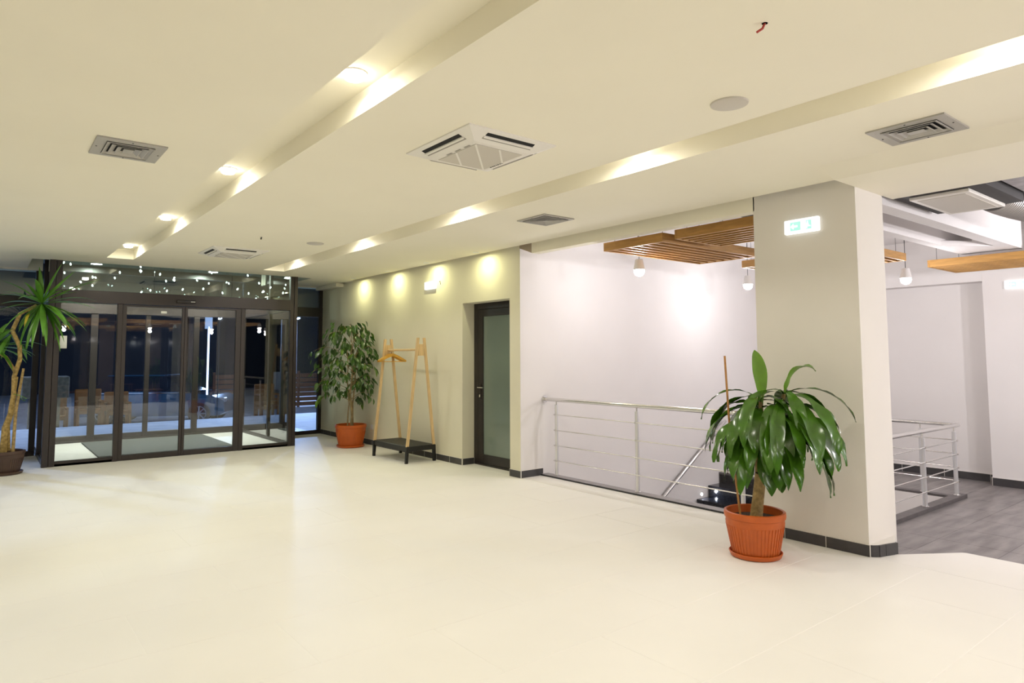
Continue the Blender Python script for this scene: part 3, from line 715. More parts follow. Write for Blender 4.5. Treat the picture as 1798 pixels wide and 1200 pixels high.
# ------------------------------------------------------------------ plants
def pot(t, c, rt_, rb_, h, m, sauc):
    prof = [(rb_, 0.015), (rb_+(rt_-rb_)*0.80, h*0.76), (rt_*0.945, h*0.80), (rt_*0.95, h*0.845), (rt_*0.985, h*0.86), (rt_, h*0.92), (rt_*0.985, h*0.985), (rt_*0.94, h), (rt_*0.90, h*0.985), (rt_*0.885, h*0.80), (0, h*0.80)]
    n = 96
    p = M(); base = 0
    for (r, z) in prof:
        for k in range(n):
            rr = r
            if 0.1*h < z < 0.78*h: rr = r*(1.0+(0.006 if k % 2 else -0.006))
            p.v.append((c[0]+rr*math.cos(2*math.pi*k/n), c[1]+rr*math.sin(2*math.pi*k/n), c[2]+z))
    # extra ring low so the flutes run most of the height
    for i in range(len(prof)-1):
        for k in range(n):
            a = i*n+k; b = i*n+(k+1) % n; p.f.append((a, b, b+n, a+n))
    p.f.append(tuple(n-1-k for k in range(n)))
    # flutes
    fl_ = M()
    for k in range(0, n, 2):
        a0 = 2*math.pi*k/n; a1 = 2*math.pi*(k+1)/n
        z0_, z1_ = h*0.10, h*0.70
        def R(z): return rb_+(rt_-rb_)*0.80*(z-0.015)/(h*0.76-0.015)
        q = []
        for (aa, zz, e) in ((a0, z0_, 0.0), (a1, z0_, 0.0), (a1, z1_, 0.0), (a0, z1_, 0.0)):
            q.append((c[0]+(R(zz)+0.0032)*math.cos(aa), c[1]+(R(zz)+0.0032)*math.sin(aa), c[2]+zz))
        q2 = []
        for (aa, zz) in ((a0, z0_), (a1, z0_), (a1, z1_), (a0, z1_)):
            q2.append((c[0]+(R(zz)-0.002)*math.cos(aa), c[1]+(R(zz)-0.002)*math.sin(aa), c[2]+zz))
        fl_.quad(*q)
        for i in range(4):
            j = (i+1) % 4; fl_.quad(q[i], q[j], q2[j], q2[i])
    po = part('pot', p, m, t, True)
    part('flutes', fl_, m, po)
    part('saucer', M().lathe([(sauc*0.86, 0.0), (sauc*0.94, 0.006), (sauc, 0.034), (sauc*0.97, 0.038), (sauc*0.9, 0.014), (0, 0.012)], (c[0], c[1], c[2]), 48), m, t, True)
    so = M().lathe([(rt_*0.885, h*0.82), (rt_*0.6, h*0.85), (rt_*0.2, h*0.84), (0, h*0.845)], c, 40)
    part('soil', so, 'soil', t, True)

def strap(p0, az, L, W, e0, e1, pw=1.0, seg=14, petiole=0.12, wav=0.0, fold=0.25, tip=0.6, twist=0.0, curl=0.0):
    m = M(); p = Vector(p0); ph = random.uniform(0, 6)
    rows = []
    for i in range(seg+1):
        tt = i/seg
        e = e0+(e1-e0)*(tt**pw)
        a = az+curl*tt*tt
        d = Vector((math.cos(e)*math.cos(a), math.cos(e)*math.sin(a), math.sin(e)))
        side = Vector((-math.sin(a), math.cos(a), 0)); nrm = d.cross(side).normalized()
        if nrm.z < 0 and abs(e) < 1.2: nrm = -nrm
        tw = twist*tt
        s2 = side*math.cos(tw)+nrm*math.sin(tw)
        if tt < petiole: wd = W*(0.16+0.2*tt/petiole)
        else:
            q = (tt-petiole)/(1-petiole)
            wd = W*(0.36+0.64*math.sin(math.pi/2*min(1, q/0.45)))*(1 if q < tip else max(0.02, math.cos(math.pi/2*(q-tip)/(1-tip)))**0.75)
        rows.append((p.copy(), s2, nrm, wd, tt))
        p = p+d*(L/seg)
    for (q, s2, nn, wd, tt) in rows:
        wv = wav*math.sin(ph+tt*17)
        wv2 = wav*math.sin(ph+1.7+tt*19)
        m.v.append(tuple(q-s2*wd/2+nn*(fold*wd/2+wv))); m.v.append(tuple(q)); m.v.append(tuple(q+s2*wd/2+nn*(fold*wd/2+wv2)))
    for i in range(seg):
        a = i*3
        m.f += [(a, a+1, a+4, a+3), (a+1, a+2, a+5, a+4)]
    return m
def leaf_part(name, m, material, t):
    o = part(name, m, material, t, False)
    for pl in o.data.polygons: pl.use_smooth = True
    return o

# -- dracaena in the terracotta pot by the pillar
dc = (4.60, 2.865, 0.0)
dr = thing('potted_dracaena', 'glossy strap leaved dracaena in a terracotta pot by the pillar', 'potted plant', dc)
pot(dr, dc, 0.222, 0.165, 0.335, 'terra', 0.192)
RX, RY = 0.783, -0.622       # rightwards in plan as seen from the lobby centre
def off(c0, right, toward, z): return (c0[0]+RX*right-0.622*toward, c0[1]+RY*right-0.783*toward, z)
part('cut_trunk', M().tube([off(dc, 0.01, 0, 0.27), off(dc, 0.03, 0, 0.42), off(dc, 0.055, 0, 0.60)], [0.046, 0.042, 0.041], 14), 'trunk', dr, True)
part('cut_top', M().tube([off(dc, 0.054, 0, 0.598), off(dc, 0.056, 0, 0.606)], [0.041, 0.036], 14), 'soil', dr, True)
part('stem', M().tube([off(dc, 0.04, -0.02, 0.55), off(dc, 0.035, -0.01, 0.68), off(dc, 0.06, 0, 0.80), off(dc, 0.075, 0, 0.95), off(dc, 0.07, 0, 1.14)], [0.02, 0.019, 0.02, 0.019, 0.016], 10), 'trunk', dr, True)
part('stem', M().tube([off(dc, 0.06, 0.0, 0.80), off(dc, 0.12, 0.02, 0.92), off(dc, 0.19, 0.03, 1.05), off(dc, 0.24, 0.03, 1.20)], [0.018, 0.017, 0.017, 0.015], 10), 'trunk', dr, True)
part('bamboo_stake', M().tube([off(dc, -0.11, 0.02, 0.26), off(dc, -0.175, 0.02, 0.9), off(dc, -0.20, 0.02, 1.49)], 0.008, 8), 'bamboo', dr, True)
azr = math.atan2(RY, RX)
random.seed(21)
def drac_leaf(c0, rel, L, Wd, e0, e1, pw=0.8, m='leafd', **k):
    leaf_part('leaf', strap(c0, azr+rel, L, Wd, e0, e1, pw, 16, 0.16, k.pop('wav', 0.006), 0.3, 0.62, **k), m, dr)
HA = off(dc, 0.07, 0, 1.13); HB = off(dc, 0.235, 0.03, 1.19)
for k in range(24):
    rel = 2*math.pi*k/24*1.0+random.uniform(-.15, .15)
    z = 1.16-0.30*(k % 5)/4
    c0 = (HA[0], HA[1], z)
    far = math.cos(rel)
    L = random.uniform(0.44, 0.62)*(0.85 if far > 0.3 else 1.0)
    drac_leaf(c0, rel, L, random.uniform(0.085, 0.115), random.uniform(0.35, 0.8), random.uniform(-1.55, -1.4), random.uniform(0.42, 0.6), twist=random.uniform(-.5, .5))
for k in range(26):
    rel = 2*math.pi*k/26+random.uniform(-.15, .15)
    z = 1.20-0.34*(k % 5)/4
    f = (z-0.86)/0.34
    c0 = (HB[0]-0.06*(1-f)*RX, HB[1]-0.06*(1-f)*RY, z)
    wallward = math.cos(azr+rel)
    L = random.uniform(0.46, 0.66)*(0.72 if wallward > 0.55 else 1.0)
    drac_leaf(c0, rel, L, random.uniform(0.09, 0.12), random.uniform(0.35, 0.8), random.uniform(-1.56, -1.42), random.uniform(0.42, 0.58), twist=random.uniform(-.5, .5))
for k in range(9):
    c0 = off(dc, 0.06+0.07*random.random(), 0.02, 0.80+0.10*random.random())
    drac_leaf(c0, random.uniform(-2.6, -0.5), random.uniform(0.36, 0.5), 0.11, 0.2, -1.5, 0.4)
for k in range(18):
    c0 = off(dc, 0.10+0.16*random.random(), 0.03*random.random(), 0.92+0.26*random.random())
    rel = random.uniform(-2.7, 0.5)
    wallward = math.cos(azr+rel)
    drac_leaf(c0, rel, random.uniform(0.55, 0.74)*(0.75 if wallward > 0.5 else 1), random.uniform(0.07, 0.11), random.uniform(0.0, 0.6), random.uniform(-1.57, -1.4), random.uniform(0.4, 0.7), twist=random.uniform(-1.2, 1.2), wav=0.009)
for k in range(9):
    c0 = off(dc, 0.05, 0.0, 0.95+0.2*random.random())
    drac_leaf(c0, math.pi+random.uniform(-0.9, 0.9), random.uniform(0.45, 0.62), random.uniform(0.06, 0.085), random.uniform(0.2, 0.7), -1.5, random.uniform(0.5, 0.8), twist=random.uniform(-1.2, 1.2), wav=0.01)
drac_leaf(off(dc, 0.075, 0.01, 1.12), -math.pi/2-1.0, 0.42, 0.125, 1.48, 1.28, 1.5, 'leafl', wav=0.003)
drac_leaf(off(dc, 0.24, 0.02, 1.16), -0.75, 0.40, 0.11, 1.30, -1.2, 2.6, 'leafl')
drac_leaf(off(dc, 0.07, 0.0, 1.14), math.pi-0.1, 0.58, 0.05, 0.85, -1.45, 0.9)
drac_leaf(off(dc, 0.25, 0.0, 1.20), -0.35, 0.60, 0.06, 0.45, -1.35, 1.0)
drac_leaf(off(dc, 0.25, 0.0, 1.18), -0.6, 0.50, 0.075, 0.2, -1.3, 0.8)

# -- ficus in the terracotta pot by the window
fc = (4.86, 10.42, 0.0)
fi = thing('potted_ficus', 'weeping ficus tree in a terracotta pot beside the coat rack', 'potted plant', fc)
pot(fi, fc, 0.258, 0.19, 0.37, 'terra', 0.232)
random.seed(5)
for (a, b, c_, d_) in ((0.0, 0.0, 0.018, 0.0), (0.05, 0.03, 0.014, 0.10), (-0.05, 0.02, 0.012, -0.08)):
    pts = [(fc[0]+a, fc[1]+b, 0.30)]
    for k in range(1, 8):
        pts.append((fc[0]+a*(1-k/10)+d_*(k/7)**2+0.015*math.sin(k*1.7+a*40), fc[1]+b*(1-k/10)+0.012*math.cos(k*2.1), 0.30+0.20*k))
    part('trunk', M().tube(pts, [c_*(1.15-0.09*k) for k in range(8)], 8), 'ftrunk', fi, True)
def ficus_leaf_mesh(mname):
    m = M(); n = 5
    prof = [(0, 0.0), (0.2, 0.65), (0.45, 1.0), (0.75, 0.62), (1.0, 0.02)]
    L, Wd = 0.125, 0.056
    for (t_, w_) in prof:
        z = -0.018*(t_*1.4)**2
        m.v += [(t_*L, -Wd/2*w_, z+0.006*w_), (t_*L, 0, z), (t_*L, Wd/2*w_, z+0.006*w_)]
    for i in range(n-1):
        a = i*3; m.f += [(a, a+1, a+4, a+3), (a+1, a+2, a+5, a+4)]
    me = m.mesh('leaf', mname)
    for p_ in me.polygons: p_.use_smooth = True
    return me
fl1, fl2 = ficus_leaf_mesh('leaff'), ficus_leaf_mesh('leaff2')
nleaf = 0
NB = 34
for k in range(NB):
    f = k/(NB-1)
    z0 = 0.72+1.02*f
    an = k*2.39996+0.4
    reach = (0.34+0.12*random.random())*(0.70+0.55*math.sin(math.pi*min(1, 0.18+f*0.80)))
    dx, dy = math.cos(an), math.sin(an)
    reach *= 1.0+0.35*max(0, -(dx*RX+dy*RY))
    reach_ = min(reach, (5.15-fc[0])/dx) if dx > 0.1 else reach
    rise = 0.12+0.20*f+0.05*random.random()
    pts = []
    for q in range(6):
        s_ = q/5
        pts.append((fc[0]+dx*reach_*s_, fc[1]+dy*reach_*s_*0.95, z0+rise*math.sin(s_*2.0)-0.10*s_*s_))
    part('branch', M().tube(pts, [0.006, 0.005, 0.004, 0.003, 0.0025, 0.002], 5), 'ftrunk', fi, True)
    for q in range(8):
        if nleaf >= 290: break
        s_ = 0.38+0.62*(q/7)+random.uniform(-0.04, 0.04); s_ = min(1, s_)
        i0 = min(4, int(s_*5)); fr_ = s_*5-i0
        p = Vector(pts[i0]).lerp(Vector(pts[i0+1]), fr_)
        p += Vector((random.uniform(-.035, .035), random.uniform(-.035, .035), random.uniform(-.05, .015)))
        p.x = min(p.x, 5.12)
        inst('leaf', fl1 if random.random() < 0.72 else fl2, fi, p, (random.uniform(-.7, .7), random.uniform(0.45, 1.25), an+random.uniform(-1.3, 1.3)), [random.uniform(0.85, 1.25)]*3)
        nleaf += 1

extra = M()
for k in range(260):
    f = random.random()
    an = random.uniform(0, 2*math.pi); rr = (0.10+0.36*random.random()**0.6)*(0.55+0.55*math.sin(math.pi*min(1, 0.2+f*0.8)))
    dx, dy = math.cos(an), math.sin(an)
    lft = max(0, -(dx*RX+dy*RY))
    p = Vector((fc[0]+dx*rr*(1+0.4*lft), fc[1]+dy*rr*(1+0.4*lft), 0.85+1.15*f+0.1*random.random()))
    p.x = min(p.x, 5.08)
    Rm = Matrix.Rotation(an+random.uniform(-1.3, 1.3), 3, 'Z') @ Matrix.Rotation(random.uniform(0.4, 1.3), 3, 'Y') @ Matrix.Rotation(random.uniform(-.8, .8), 3, 'X')
    n0 = len(extra.v); sc_ = random.uniform(0.7, 1.1)
    for v in fl1.vertices: extra.v.append(tuple(p+Rm @ (v.co*sc_)))
    for pl in fl1.polygons: extra.f.append(tuple(n0+i for i in pl.vertices))
part('inner_foliage', extra, 'leaff', fi, False, 'stuff')

# -- yucca in the brown pot at the left edge
yc = (0.30, 10.86, 0.0)
yu = thing('potted_yucca', 'tall yucca with sword leaves in a brown pot at the left edge', 'potted plant', yc)
pot(yu, yc, 0.215, 0.155, 0.30, 'brownpot', 0.20)
def ypx(px, py, d=0.0):     # plan offsets measured from the stem foot
    s_ = 0.00732
    return (yc[0]+RX*(px-8)*s_-0.622*d, yc[1]+RY*(px-8)*s_-0.783*d, 1.5+(625-py)*s_)
def zline(pts, r, name, m='ytrunk'):
    part(name, M().tube(pts, r, 10), m, yu, True)
zline([ypx(4, 795), ypx(6, 750), ypx(14, 725), ypx(18, 690), ypx(17, 660), ypx(26, 628), ypx(24, 605), ypx(10, 578), ypx(22, 548), ypx(50, 533)], [0.042, 0.040, 0.034, 0.030, 0.028, 0.026, 0.026, 0.027, 0.024, 0.018], 'trunk')
zline([ypx(8, 790, -0.06), ypx(4, 730, -0.06), ypx(14, 690, -0.05), ypx(20, 660, -0.02)], [0.02, 0.018, 0.018, 0.016], 'trunk')
zline([ypx(18, 650), ypx(4, 625, 0.03), ypx(-14, 612, 0.06)], [0.022, 0.02, 0.016], 'branch')
zline([ypx(24, 797, 0.03), ypx(26, 720, 0.03), ypx(35, 645, 0.02)], [0.021, 0.019, 0.015], 'support_stake', 'trunk')
zline([ypx(24, 690, 0.06), ypx(34, 692, 0.06), ypx(46, 698, 0.05), ypx(40, 702, 0.03), ypx(28, 696, 0.0)], 0.004, 'tie_wire', 'leafy')
random.seed(11)
def yleaf(c0, rel, e0, L, e1=None, m='leafy', Wd=None, curl=0.0):
    e1 = e0-0.35 if e1 is None else e1
    leaf_part('leaf', strap(c0, azr+rel, L, Wd or random.uniform(0.05, 0.068), e0, e1, 1.6, 10, 0.08, 0.0, 0.35, 0.35, curl=curl), m, yu)
H1 = ypx(60, 530)
for (rel, e0, L, e1) in ((0.1, 1.2, 0.46, 1.1), (2.7, 1.40, 0.40, 1.35), (0.25, 0.55, 0.62, 0.25), (-0.2, 0.75, 0.52, 0.6), (0.6, 0.35, 0.5, -0.4), (0.1, 0.1, 0.55, -0.5), (-0.5, -0.2, 0.55, -0.9), (0.3, -0.4, 0.52, -1.0), (-0.9, -0.5, 0.56, -1.1), (0.5, -0.7, 0.5, -1.2), (-1.2, -0.9, 0.55, -1.35), (-1.6, -1.1, 0.52, -1.45), (-2.0, -1.2, 0.52, -1.5), (2.9, -0.6, 0.42, -1.2), (3.1, 0.15, 0.45, -0.3), (-2.6, 0.45, 0.4, -0.4), (2.2, 0.4, 0.45, -0.2), (1.4, 0.5, 0.5, 0.0), (1.2, -0.5, 0.5, -1.1), (-1.4, 0.3, 0.45, -0.5), (-0.7, -1.0, 0.5, -1.4), (0.0, -1.05, 0.55, -1.4)):
    yleaf(H1, rel, e0, L*1.25, e1)
for k in range(20):
    e0 = random.uniform(-1.0, 1.1)
    yleaf(H1, random.uniform(-2.9, 1.6), e0, random.uniform(0.42, 0.66)*(0.8 if e0 > 0.7 else 1), e0-random.uniform(0.3, 0.8))
H2 = ypx(8, 585); H3 = ypx(-16, 608, 0.06)
for k in range(18):
    rel = random.uniform(-3.1, 3.1); e0 = random.uniform(-0.9, 1.0)
    yleaf(H3, rel, e0, random.uniform(0.42, 0.6), e0-random.uniform(0.4, 0.9))
for k in range(8):
    rel = random.uniform(-3.1, 3.1); e0 = random.uniform(-1.2, 0.2)
    yleaf(H2, rel, e0, random.uniform(0.34, 0.5), e0-0.5)
yleaf(ypx(96, 566), 0.2, -0.2, 0.13, -1.6, 'leafyy', 0.03)
yleaf(ypx(40, 540), -1.3, -0.9, 0.30, -1.3, 'leafyy', 0.035)

# ------------------------------------------------------------------ coat rack and hangers
ck = thing('coat_rack', 'light pine coat rack with a black slatted shoe shelf', 'coat rack', (4.92, 8.76, 0))
for yy in (8.27, 9.25):
    for (xb, xt) in ((4.705, 4.865), (5.135, 4.965)):
        d_ = 0.019
        m = M(); wv = 0.019
        m.prism([(xb-wv, 0.225), (xb+wv, 0.225), (xt+wv, 1.755), (xt-wv, 1.755)], 'y', yy-0.013, yy+0.013)
        part('pole', m, 'pine', ck)
        xf = xb + (-0.012 if xb < 4.9 else 0.012)
        part('foot', M().prism([(xf-0.02, 0.0), (xf+0.016, 0.0), (xb+0.022, 0.23), (xb-0.022, 0.23)], 'y', yy-0.018, yy+0.018), 'blackwood', ck)
    part('spacer_block', M().bbox(4.868, 4.962, yy-0.012, yy+0.012, 1.50, 1.665, 0.003), 'pine', ck)
part('hanging_rod', M().tube([(4.915, 8.272, 1.585), (4.915, 9.248, 1.585)], 0.017, 14), 'pine', ck, True)
part('shelf_frame', M().bbox(4.69, 4.715, 8.25, 9.27, 0.165, 0.235, 0.002).bbox(5.125, 5.15, 8.25, 9.27, 0.165, 0.235, 0.002).bbox(4.715, 5.125, 8.25, 8.275, 0.165, 0.235, 0.002).bbox(4.715, 5.125, 9.245, 9.27, 0.165, 0.235, 0.002), 'blackwood', ck)
sm = M().bbox(-0.205, 0.205, 0, 0.036, 0, 0.014, 0.002).mesh('shelf_slat', 'blackwood')
for k in range(19): inst('shelf_slat', sm, ck, (4.92, 8.283+0.0505*k, 0.222))
def hanger(y, dx, yaw, label):
    t = thing('coat_hanger', label, 'hanger', (4.915, y, 1.585), 'wooden coat hangers on the rack')
    hook = [(4.915+0.02*math.cos(a), y, 1.585+0.02*math.sin(a)) for a in [math.radians(q) for q in range(-10, 221, 22)]]
    hook = hook[::-1]
    part('hook', M().tube([(4.915, y, 1.535), (4.915, y, 1.552)] + [(4.915+0.0215*math.sin(a), y, 1.585-0.0215*math.cos(a)+0.0) for a in [math.radians(q) for q in range(30, 260, 23)]], 0.0025, 6), 'chrome', t, True)
    b = M()
    n = 10; top = []; bot = []
    for i in range(-n, n+1):
        s_ = i/n; x = 4.915+0.215*s_
        zt = 1.535-0.105*abs(s_)**1.25; th = 0.042-0.016*abs(s_)
        top.append((x, zt)); bot.append((x, zt-th))
    for i in range(2*n):
        p0, p1, q0, q1 = top[i], top[i+1], bot[i], bot[i+1]
        b.quad((p0[0], y-0.007, p0[1]), (p1[0], y-0.007, p1[1]), (q1[0], y-0.007, q1[1]), (q0[0], y-0.007, q0[1]))
        b.quad((p0[0], y+0.007, p0[1]), (q0[0], y+0.007, q0[1]), (q1[0], y+0.007, q1[1]), (p1[0], y+0.007, p1[1]))
        b.quad((p0[0], y-0.007, p0[1]), (p0[0], y+0.007, p0[1]), (p1[0], y+0.007, p1[1]), (p1[0], y-0.007, p1[1]))
        b.quad((q0[0], y-0.007, q0[1]), (q1[0], y-0.007, q1[1]), (q1[0], y+0.007, q1[1]), (q0[0], y+0.007, q0[1]))
    part('shoulder_bar', b, 'hanger', t)
    part('trouser_bar', M().tube([(4.715, y, 1.412), (5.115, y, 1.412)], 0.006, 8), 'hanger', t, True)
    t.rotation_euler = (0, 0, yaw)
for i, (y, yaw, lab) in enumerate(((9.20, 0.10, 'farthest from the door'), (9.165, 0.04, 'second of the cluster from the plant side'), (9.13, -0.03, 'third of the cluster from the plant side'), (9.09, -0.10, 'nearest the door'))):
    hanger(y, 0, yaw, 'varnished wooden coat hanger on the rack rod, ' + lab)

# ------------------------------------------------------------------ fairy lights above the vestibule
fy = thing('fairy_lights', 'net of tiny white fairy lights above the vestibule', 'fairy lights', (2.4, 12.5, 3.1))
random.seed(3)
bm_ = M().lathe([(0.0, 0.0), (0.009, 0.008), (0.012, 0.02), (0.008, 0.036), (0.0, 0.042)], (0, 0, -0.03), 8).mesh('bulb', 'fairy')
xs = 0.95
wires = M()
for j in range(6):
    yy = 11.4+0.27*j
    prev = None
    for k in range(7):
        x = 0.95+0.5*k+random.uniform(-0.18, 0.18); z = 2.98-0.42*random.random()
        p = (x, yy+random.uniform(-0.06, 0.06), z)
        inst('bulb', bm_, fy, p, (random.uniform(-.6, .6), random.uniform(-.6, .6), 0))
        wires.tube([(p[0], p[1], p[2]), (p[0], p[1], 3.12)], 0.0012, 4)
part('wires', wires, 'wire', fy)

# ------------------------------------------------------------------ cafe behind the camera (seen as reflections)
for i, (x0, x1, y0, y1) in enumerate(((1.2, 3.2, -4.4, -3.0), (3.6, 5.6, -4.4, -3.0), (6.2, 8.2, -4.6, -3.2), (1.6, 3.8, -7.2, -5.6), (4.4, 6.8, -7.2, -5.6))):
    slat_panel('oak slat ceiling panel of the cafe behind the camera, ' + ('front left', 'front middle', 'front right', 'rear left', 'rear right')[i], x0, x1, y0, y1, 'x', 9, 'cafe slat panels')
for i, (x, y) in enumerate(((2.0, -2.6), (4.4, -2.7), (6.4, -2.9), (3.4, -5.0), (5.9, -5.1), (8.6, -3.8))):
    pendant('white pendant lamp of the cafe behind the camera, ' + ('first', 'second', 'third', 'fourth', 'fifth', 'sixth')[i] + ' from the left', x, y, 2.475, 50, 'cafe pendants')
for i, (x, y) in enumerate(((3.4, -4.7), (6.0, -4.9))):
    struct('pillar.%03d' % (i+1), M().box(x-0.22, x+0.22, y-0.22, y+0.22, G, 3.25), 'brownpaint', 'brown cafe pillar behind the camera, ' + ('left one' if i == 0 else 'right one'), 'pillar')
for i, (x, y) in enumerate(((2.4, -3.6), (4.6, -3.7), (7.0, -3.6))):
    t = thing('cafe_table', 'small orange wood cafe table behind the camera, ' + ('left', 'middle', 'right')[i], 'table', (x, y, G), 'cafe tables')
    part('table_top', M().bbox(x-0.4, x+0.4, y-0.35, y+0.35, G+0.72, G+0.75, 0.006), 'tablewood', t)
    for sx in (-0.33, 0.33):
        for sy in (-0.28, 0.28):
            part('leg', M().box(x+sx-0.02, x+sx+0.02, y+sy-0.02, y+sy+0.02, G, G+0.72), 'tablewood', t)

# ------------------------------------------------------------------ street outside
struct('floor.003', M().box(-6, 12, 14.05, 17.5, -0.3, -0.02).box(-6, 0.7, 12.7, 14.05, -0.3, -0.02).box(4.15, 12, 12.7, 14.05, -0.3, -0.02).prism([(17.5, -0.02), (21.0, -0.55), (21.0, -0.9), (17.5, -0.3)], 'x', -6, 14), 'pave', 'pale pavement outside the entrance', 'pavement')
struct('floor.004', M().box(-20, 40, 21.0, 60, -1.0, -0.55), 'asphalt', 'night street beyond the pavement', 'street')
solo('street_kerb', M().bbox(-10, 20, 20.9, 21.05, -0.6, -0.45, 0.01), 'pave', 'pale kerb stone line along the night street', 'kerb', (2, 21, -0.5))
cx_, cy_ = 4.55, 23.4
car = thing('parked_car', 'dark blue parked car outside the sliding doors', 'car', (cx_, cy_, -0.55))
def carsec(profile, half, shrink=0.0):
    m = M()
    m.prism([(cx_+a, -0.55+b) for a, b in profile], 'y', cy_-half, cy_+half)
    return m
body = [(-2.15, 0.35), (-2.10, 0.75), (-1.95, 0.95), (-0.9, 1.0), (0.75, 0.98), (1.75, 0.86), (2.08, 0.70), (2.12, 0.35), (1.95, 0.25), (-2.0, 0.25)]
part('body', carsec(body, 0.86), 'car', car)
gh = M(); n_ = 0
lo = [(-1.75, 0.97), (1.05, 0.97)]; hi = [(-1.35, 1.47), (0.25, 1.47)]
gh.v = [(cx_+lo[0][0], cy_-0.82, 0.42), (cx_+lo[1][0], cy_-0.82, 0.42), (cx_+lo[1][0], cy_+0.82, 0.42), (cx_+lo[0][0], cy_+0.82, 0.42), (cx_+hi[0][0], cy_-0.62, 0.90), (cx_+hi[1][0], cy_-0.62, 0.90), (cx_+hi[1][0], cy_+0.62, 0.90), (cx_+hi[0][0], cy_+0.62, 0.90)]
gh.f = [(0, 1, 5, 4), (1, 2, 6, 5), (2, 3, 7, 6), (3, 0, 4, 7), (4, 5, 6, 7)]
part('windows', gh, 'carglass', car)
part('roof', M().bbox(cx_-1.38, cx_+0.27, cy_-0.64, cy_+0.64, 0.895, 0.94, 0.02), 'car', car)
part('belt_trim', M().box(cx_-1.8, cx_+1.1, cy_-0.872, cy_-0.86, 0.385, 0.41), 'chrome', car)
part('head_lamp', M().bbox(cx_+1.85, cx_+2.10, cy_-0.84, cy_-0.55, 0.10, 0.24, 0.02), 'rim', car)
for wx in (-1.35, 1.38):
    for wy in (-0.80, 0.80):
        wl = part('wheel', M().tube([(cx_+wx, cy_+wy-0.10, -0.23), (cx_+wx, cy_+wy+0.10, -0.23)], 0.32, 28), 'tyre', car, True)
        s_ = M()
        for k in range(8):
            a = k*math.pi/4
            s_.tube([(cx_+wx, cy_+wy-0.105, -0.23), (cx_+wx+0.2*math.cos(a), cy_+wy-0.105, -0.23+0.2*math.sin(a))], 0.022, 6)
        s_.tube([(cx_+wx, cy_+wy-0.11, -0.23), (cx_+wx, cy_+wy-0.10, -0.23)], 0.06, 14)
        for k in range(24):
            a, b = k*math.pi/12, (k+1)*math.pi/12
            s_.tube([(cx_+wx+0.21*math.cos(a), cy_+wy-0.105, -0.23+0.21*math.sin(a)), (cx_+wx+0.21*math.cos(b), cy_+wy-0.105, -0.23+0.21*math.sin(b))], 0.014, 5)
        part('rim', s_, 'rim', wl)
car.rotation_euler = (0, 0, -0.55)
def street_lamp(label, x, y, h):
    t = thing('street_lamp', label, 'street lamp', (x, y, -0.55), 'street lamps')
    part('pole', M().tube([(x, y, -0.55), (x, y, h), (x-0.15, y-0.3, h+0.12), (x-0.3, y-0.7, h+0.14)], [0.06, 0.045, 0.04, 0.035], 10), 'pole', t, True)
    part('lamp_head', M().bbox(x-0.45, x-0.2, y-1.1, y-0.6, h+0.08, h+0.2, 0.03), 'pole', t)
    part('lens', M().box(x-0.42, x-0.23, y-1.06, y-0.64, h+0.06, h+0.081), 'streetglow', t)
    lamp('POINT', 'street_light', t, (x-0.3, y-0.9, h-0.05), P_STREET, C_STREET, 0.15)
street_lamp('street lamp standing farthest right across the street', 12.3, 32.8, 3.25)
street_lamp('street lamp seen through the right fixed panel', 10.1, 32.9, 3.15)
street_lamp('tall street lamp outside the right street window', 8.6, 18.6, 4.6)
street_lamp('tall street lamp outside the left street window', -2.8, 19.5, 4.6)
t = thing('parking_sign', 'blue lit sign on a thin bright post outside', 'sign', (9.2, 26, -0.55))
part('board', M().bbox(9.0, 9.36, 25.97, 26.03, 2.45, 2.93, 0.02), 'bluesign', t)
part('stripe', M().box(9.06, 9.10, 25.965, 25.97, 2.62, 2.9).box(9.17, 9.21, 25.965, 25.97, 2.62, 2.9), 'tubeglow', t)
part('post', M().tube([(9.2, 26, -0.55), (9.2, 26, 2.46)], 0.035, 10), 'tubeglow', t, True)
t = thing('light_column', 'tall thin white light column outside the right sliding leaf', 'light column', (5.5, 22.0, -0.55))
part('tube', M().tube([(5.5, 22, -0.2), (5.5, 22, 2.42)], 0.028, 10), 'tubeglow', t, True)
part('panel', M().bbox(5.38, 5.6, 21.98, 22.02, 2.35, 2.72, 0.01), 'pave', t)
part('base', M().box(5.42, 5.58, 21.9, 22.1, -0.55, -0.2), 'pole', t)
t = thing('green_shop_sign', 'small green lit sign far across the street', 'sign', (10.74, 30, -0.55))
part('board', M().box(10.6, 10.88, 30, 30.05, 2.04, 2.18), 'greenglow', t)
part('post', M().tube([(10.74, 30.04, -0.55), (10.74, 30.04, 2.05)], 0.03, 8), 'pole', t)
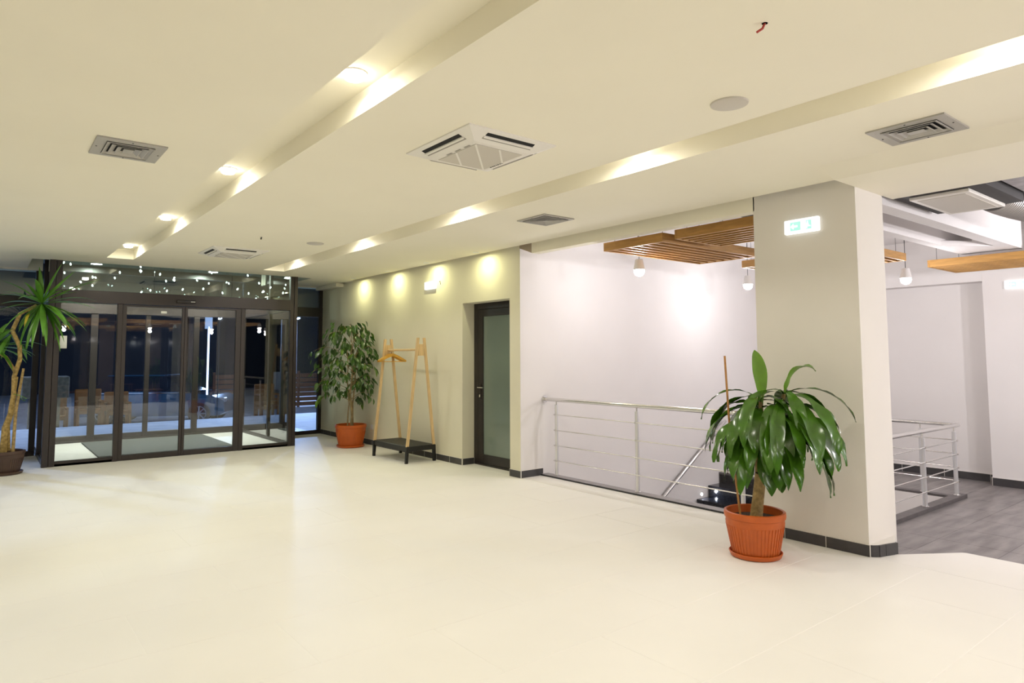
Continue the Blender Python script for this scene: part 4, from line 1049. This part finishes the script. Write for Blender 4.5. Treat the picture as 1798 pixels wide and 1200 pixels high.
# letter B sign
t = thing('letter_sign', 'small lit letter B sign above the street', 'sign', (5.3, 20, -0.4))
s_ = M()
x0, z0 = 5.25, 2.55
s_.box(x0, x0+0.025, 20, 20.03, z0, z0+0.14)
for zz in (0.0, 0.0575, 0.115): s_.box(x0, x0+0.075, 20, 20.03, z0+zz, z0+zz+0.025)
for zz in (0.02, 0.078): s_.box(x0+0.07, x0+0.095, 20, 20.03, z0+zz, z0+zz+0.045)
part('letter', s_, 'tubeglow', t)
part('post', M().tube([(5.29, 20.05, -0.45), (5.29, 20.05, 2.6)], 0.012, 8), 'bldg', t)
# fence of boards
fe = thing('board_fence', 'brown board fence across the street', 'fence', (7.6, 24.5, -0.55))
bm2 = M().bbox(0, 1.6, 0, 0.03, 0, 0.16, 0.004).mesh('board', 'fence')
for k in range(7):
    for j in range(3): inst('board', bm2, fe, (6.9+1.62*j, 26.6, -0.5+0.19*k))
for j in range(4): part('post', M().box(6.86+1.62*j, 6.94+1.62*j, 26.63, 26.71, -0.55, 0.9), 'fence', fe)
solo('stone_planter', M().bbox(0.75, 1.66, 18.7, 19.3, 0.55, 1.05, 0.02).box(0.9, 1.5, 18.8, 19.2, -0.25, 0.56), 'stone', 'rough stone planter block outside the left glass panel', 'planter', (1.2, 19, -0.2))
for i, (x, y) in enumerate(((2.05, 18.6), (2.75, 19.4), (1.5, 20.2))):
    zf = -0.02-0.151*(y-17.5)
    t = thing('terrace_chair', 'chunky orange wood terrace chair outside, ' + ('nearest the doors', 'rightmost', 'farthest from the doors')[i], 'chair', (x, y, zf), 'terrace chairs')
    part('seat', M().bbox(x-0.27, x+0.27, y-0.26, y+0.26, zf+0.36, zf+0.46, 0.02), 'tablewood', t)
    part('backrest', M().bbox(x-0.27, x+0.27, y+0.22, y+0.29, zf+0.46, zf+0.92, 0.02), 'tablewood', t)
    for sx in (-0.27, 0.21):
        part('armrest', M().bbox(x+sx, x+sx+0.06, y-0.26, y+0.24, zf+0.62, zf+0.67, 0.01), 'tablewood', t)
        for sy in (-0.26, 0.2):
            part('leg', M().box(x+sx, x+sx+0.06, y+sy, y+sy+0.06, zf+(0.05 if sy < 0 else -0.06), zf+0.62), 'tablewood', t)
bd = thing('dark_building', 'dark unlit building across the street', 'building', (5, 45, -0.55))
part('wall', M().box(-20, 40, 45, 50, -0.55, 14), 'bldg', bd)
for k in range(8):
    part('column', M().box(-10+5*k, -9.4+5*k, 44.6, 45, -0.55, 5.0), 'bldg', bd)
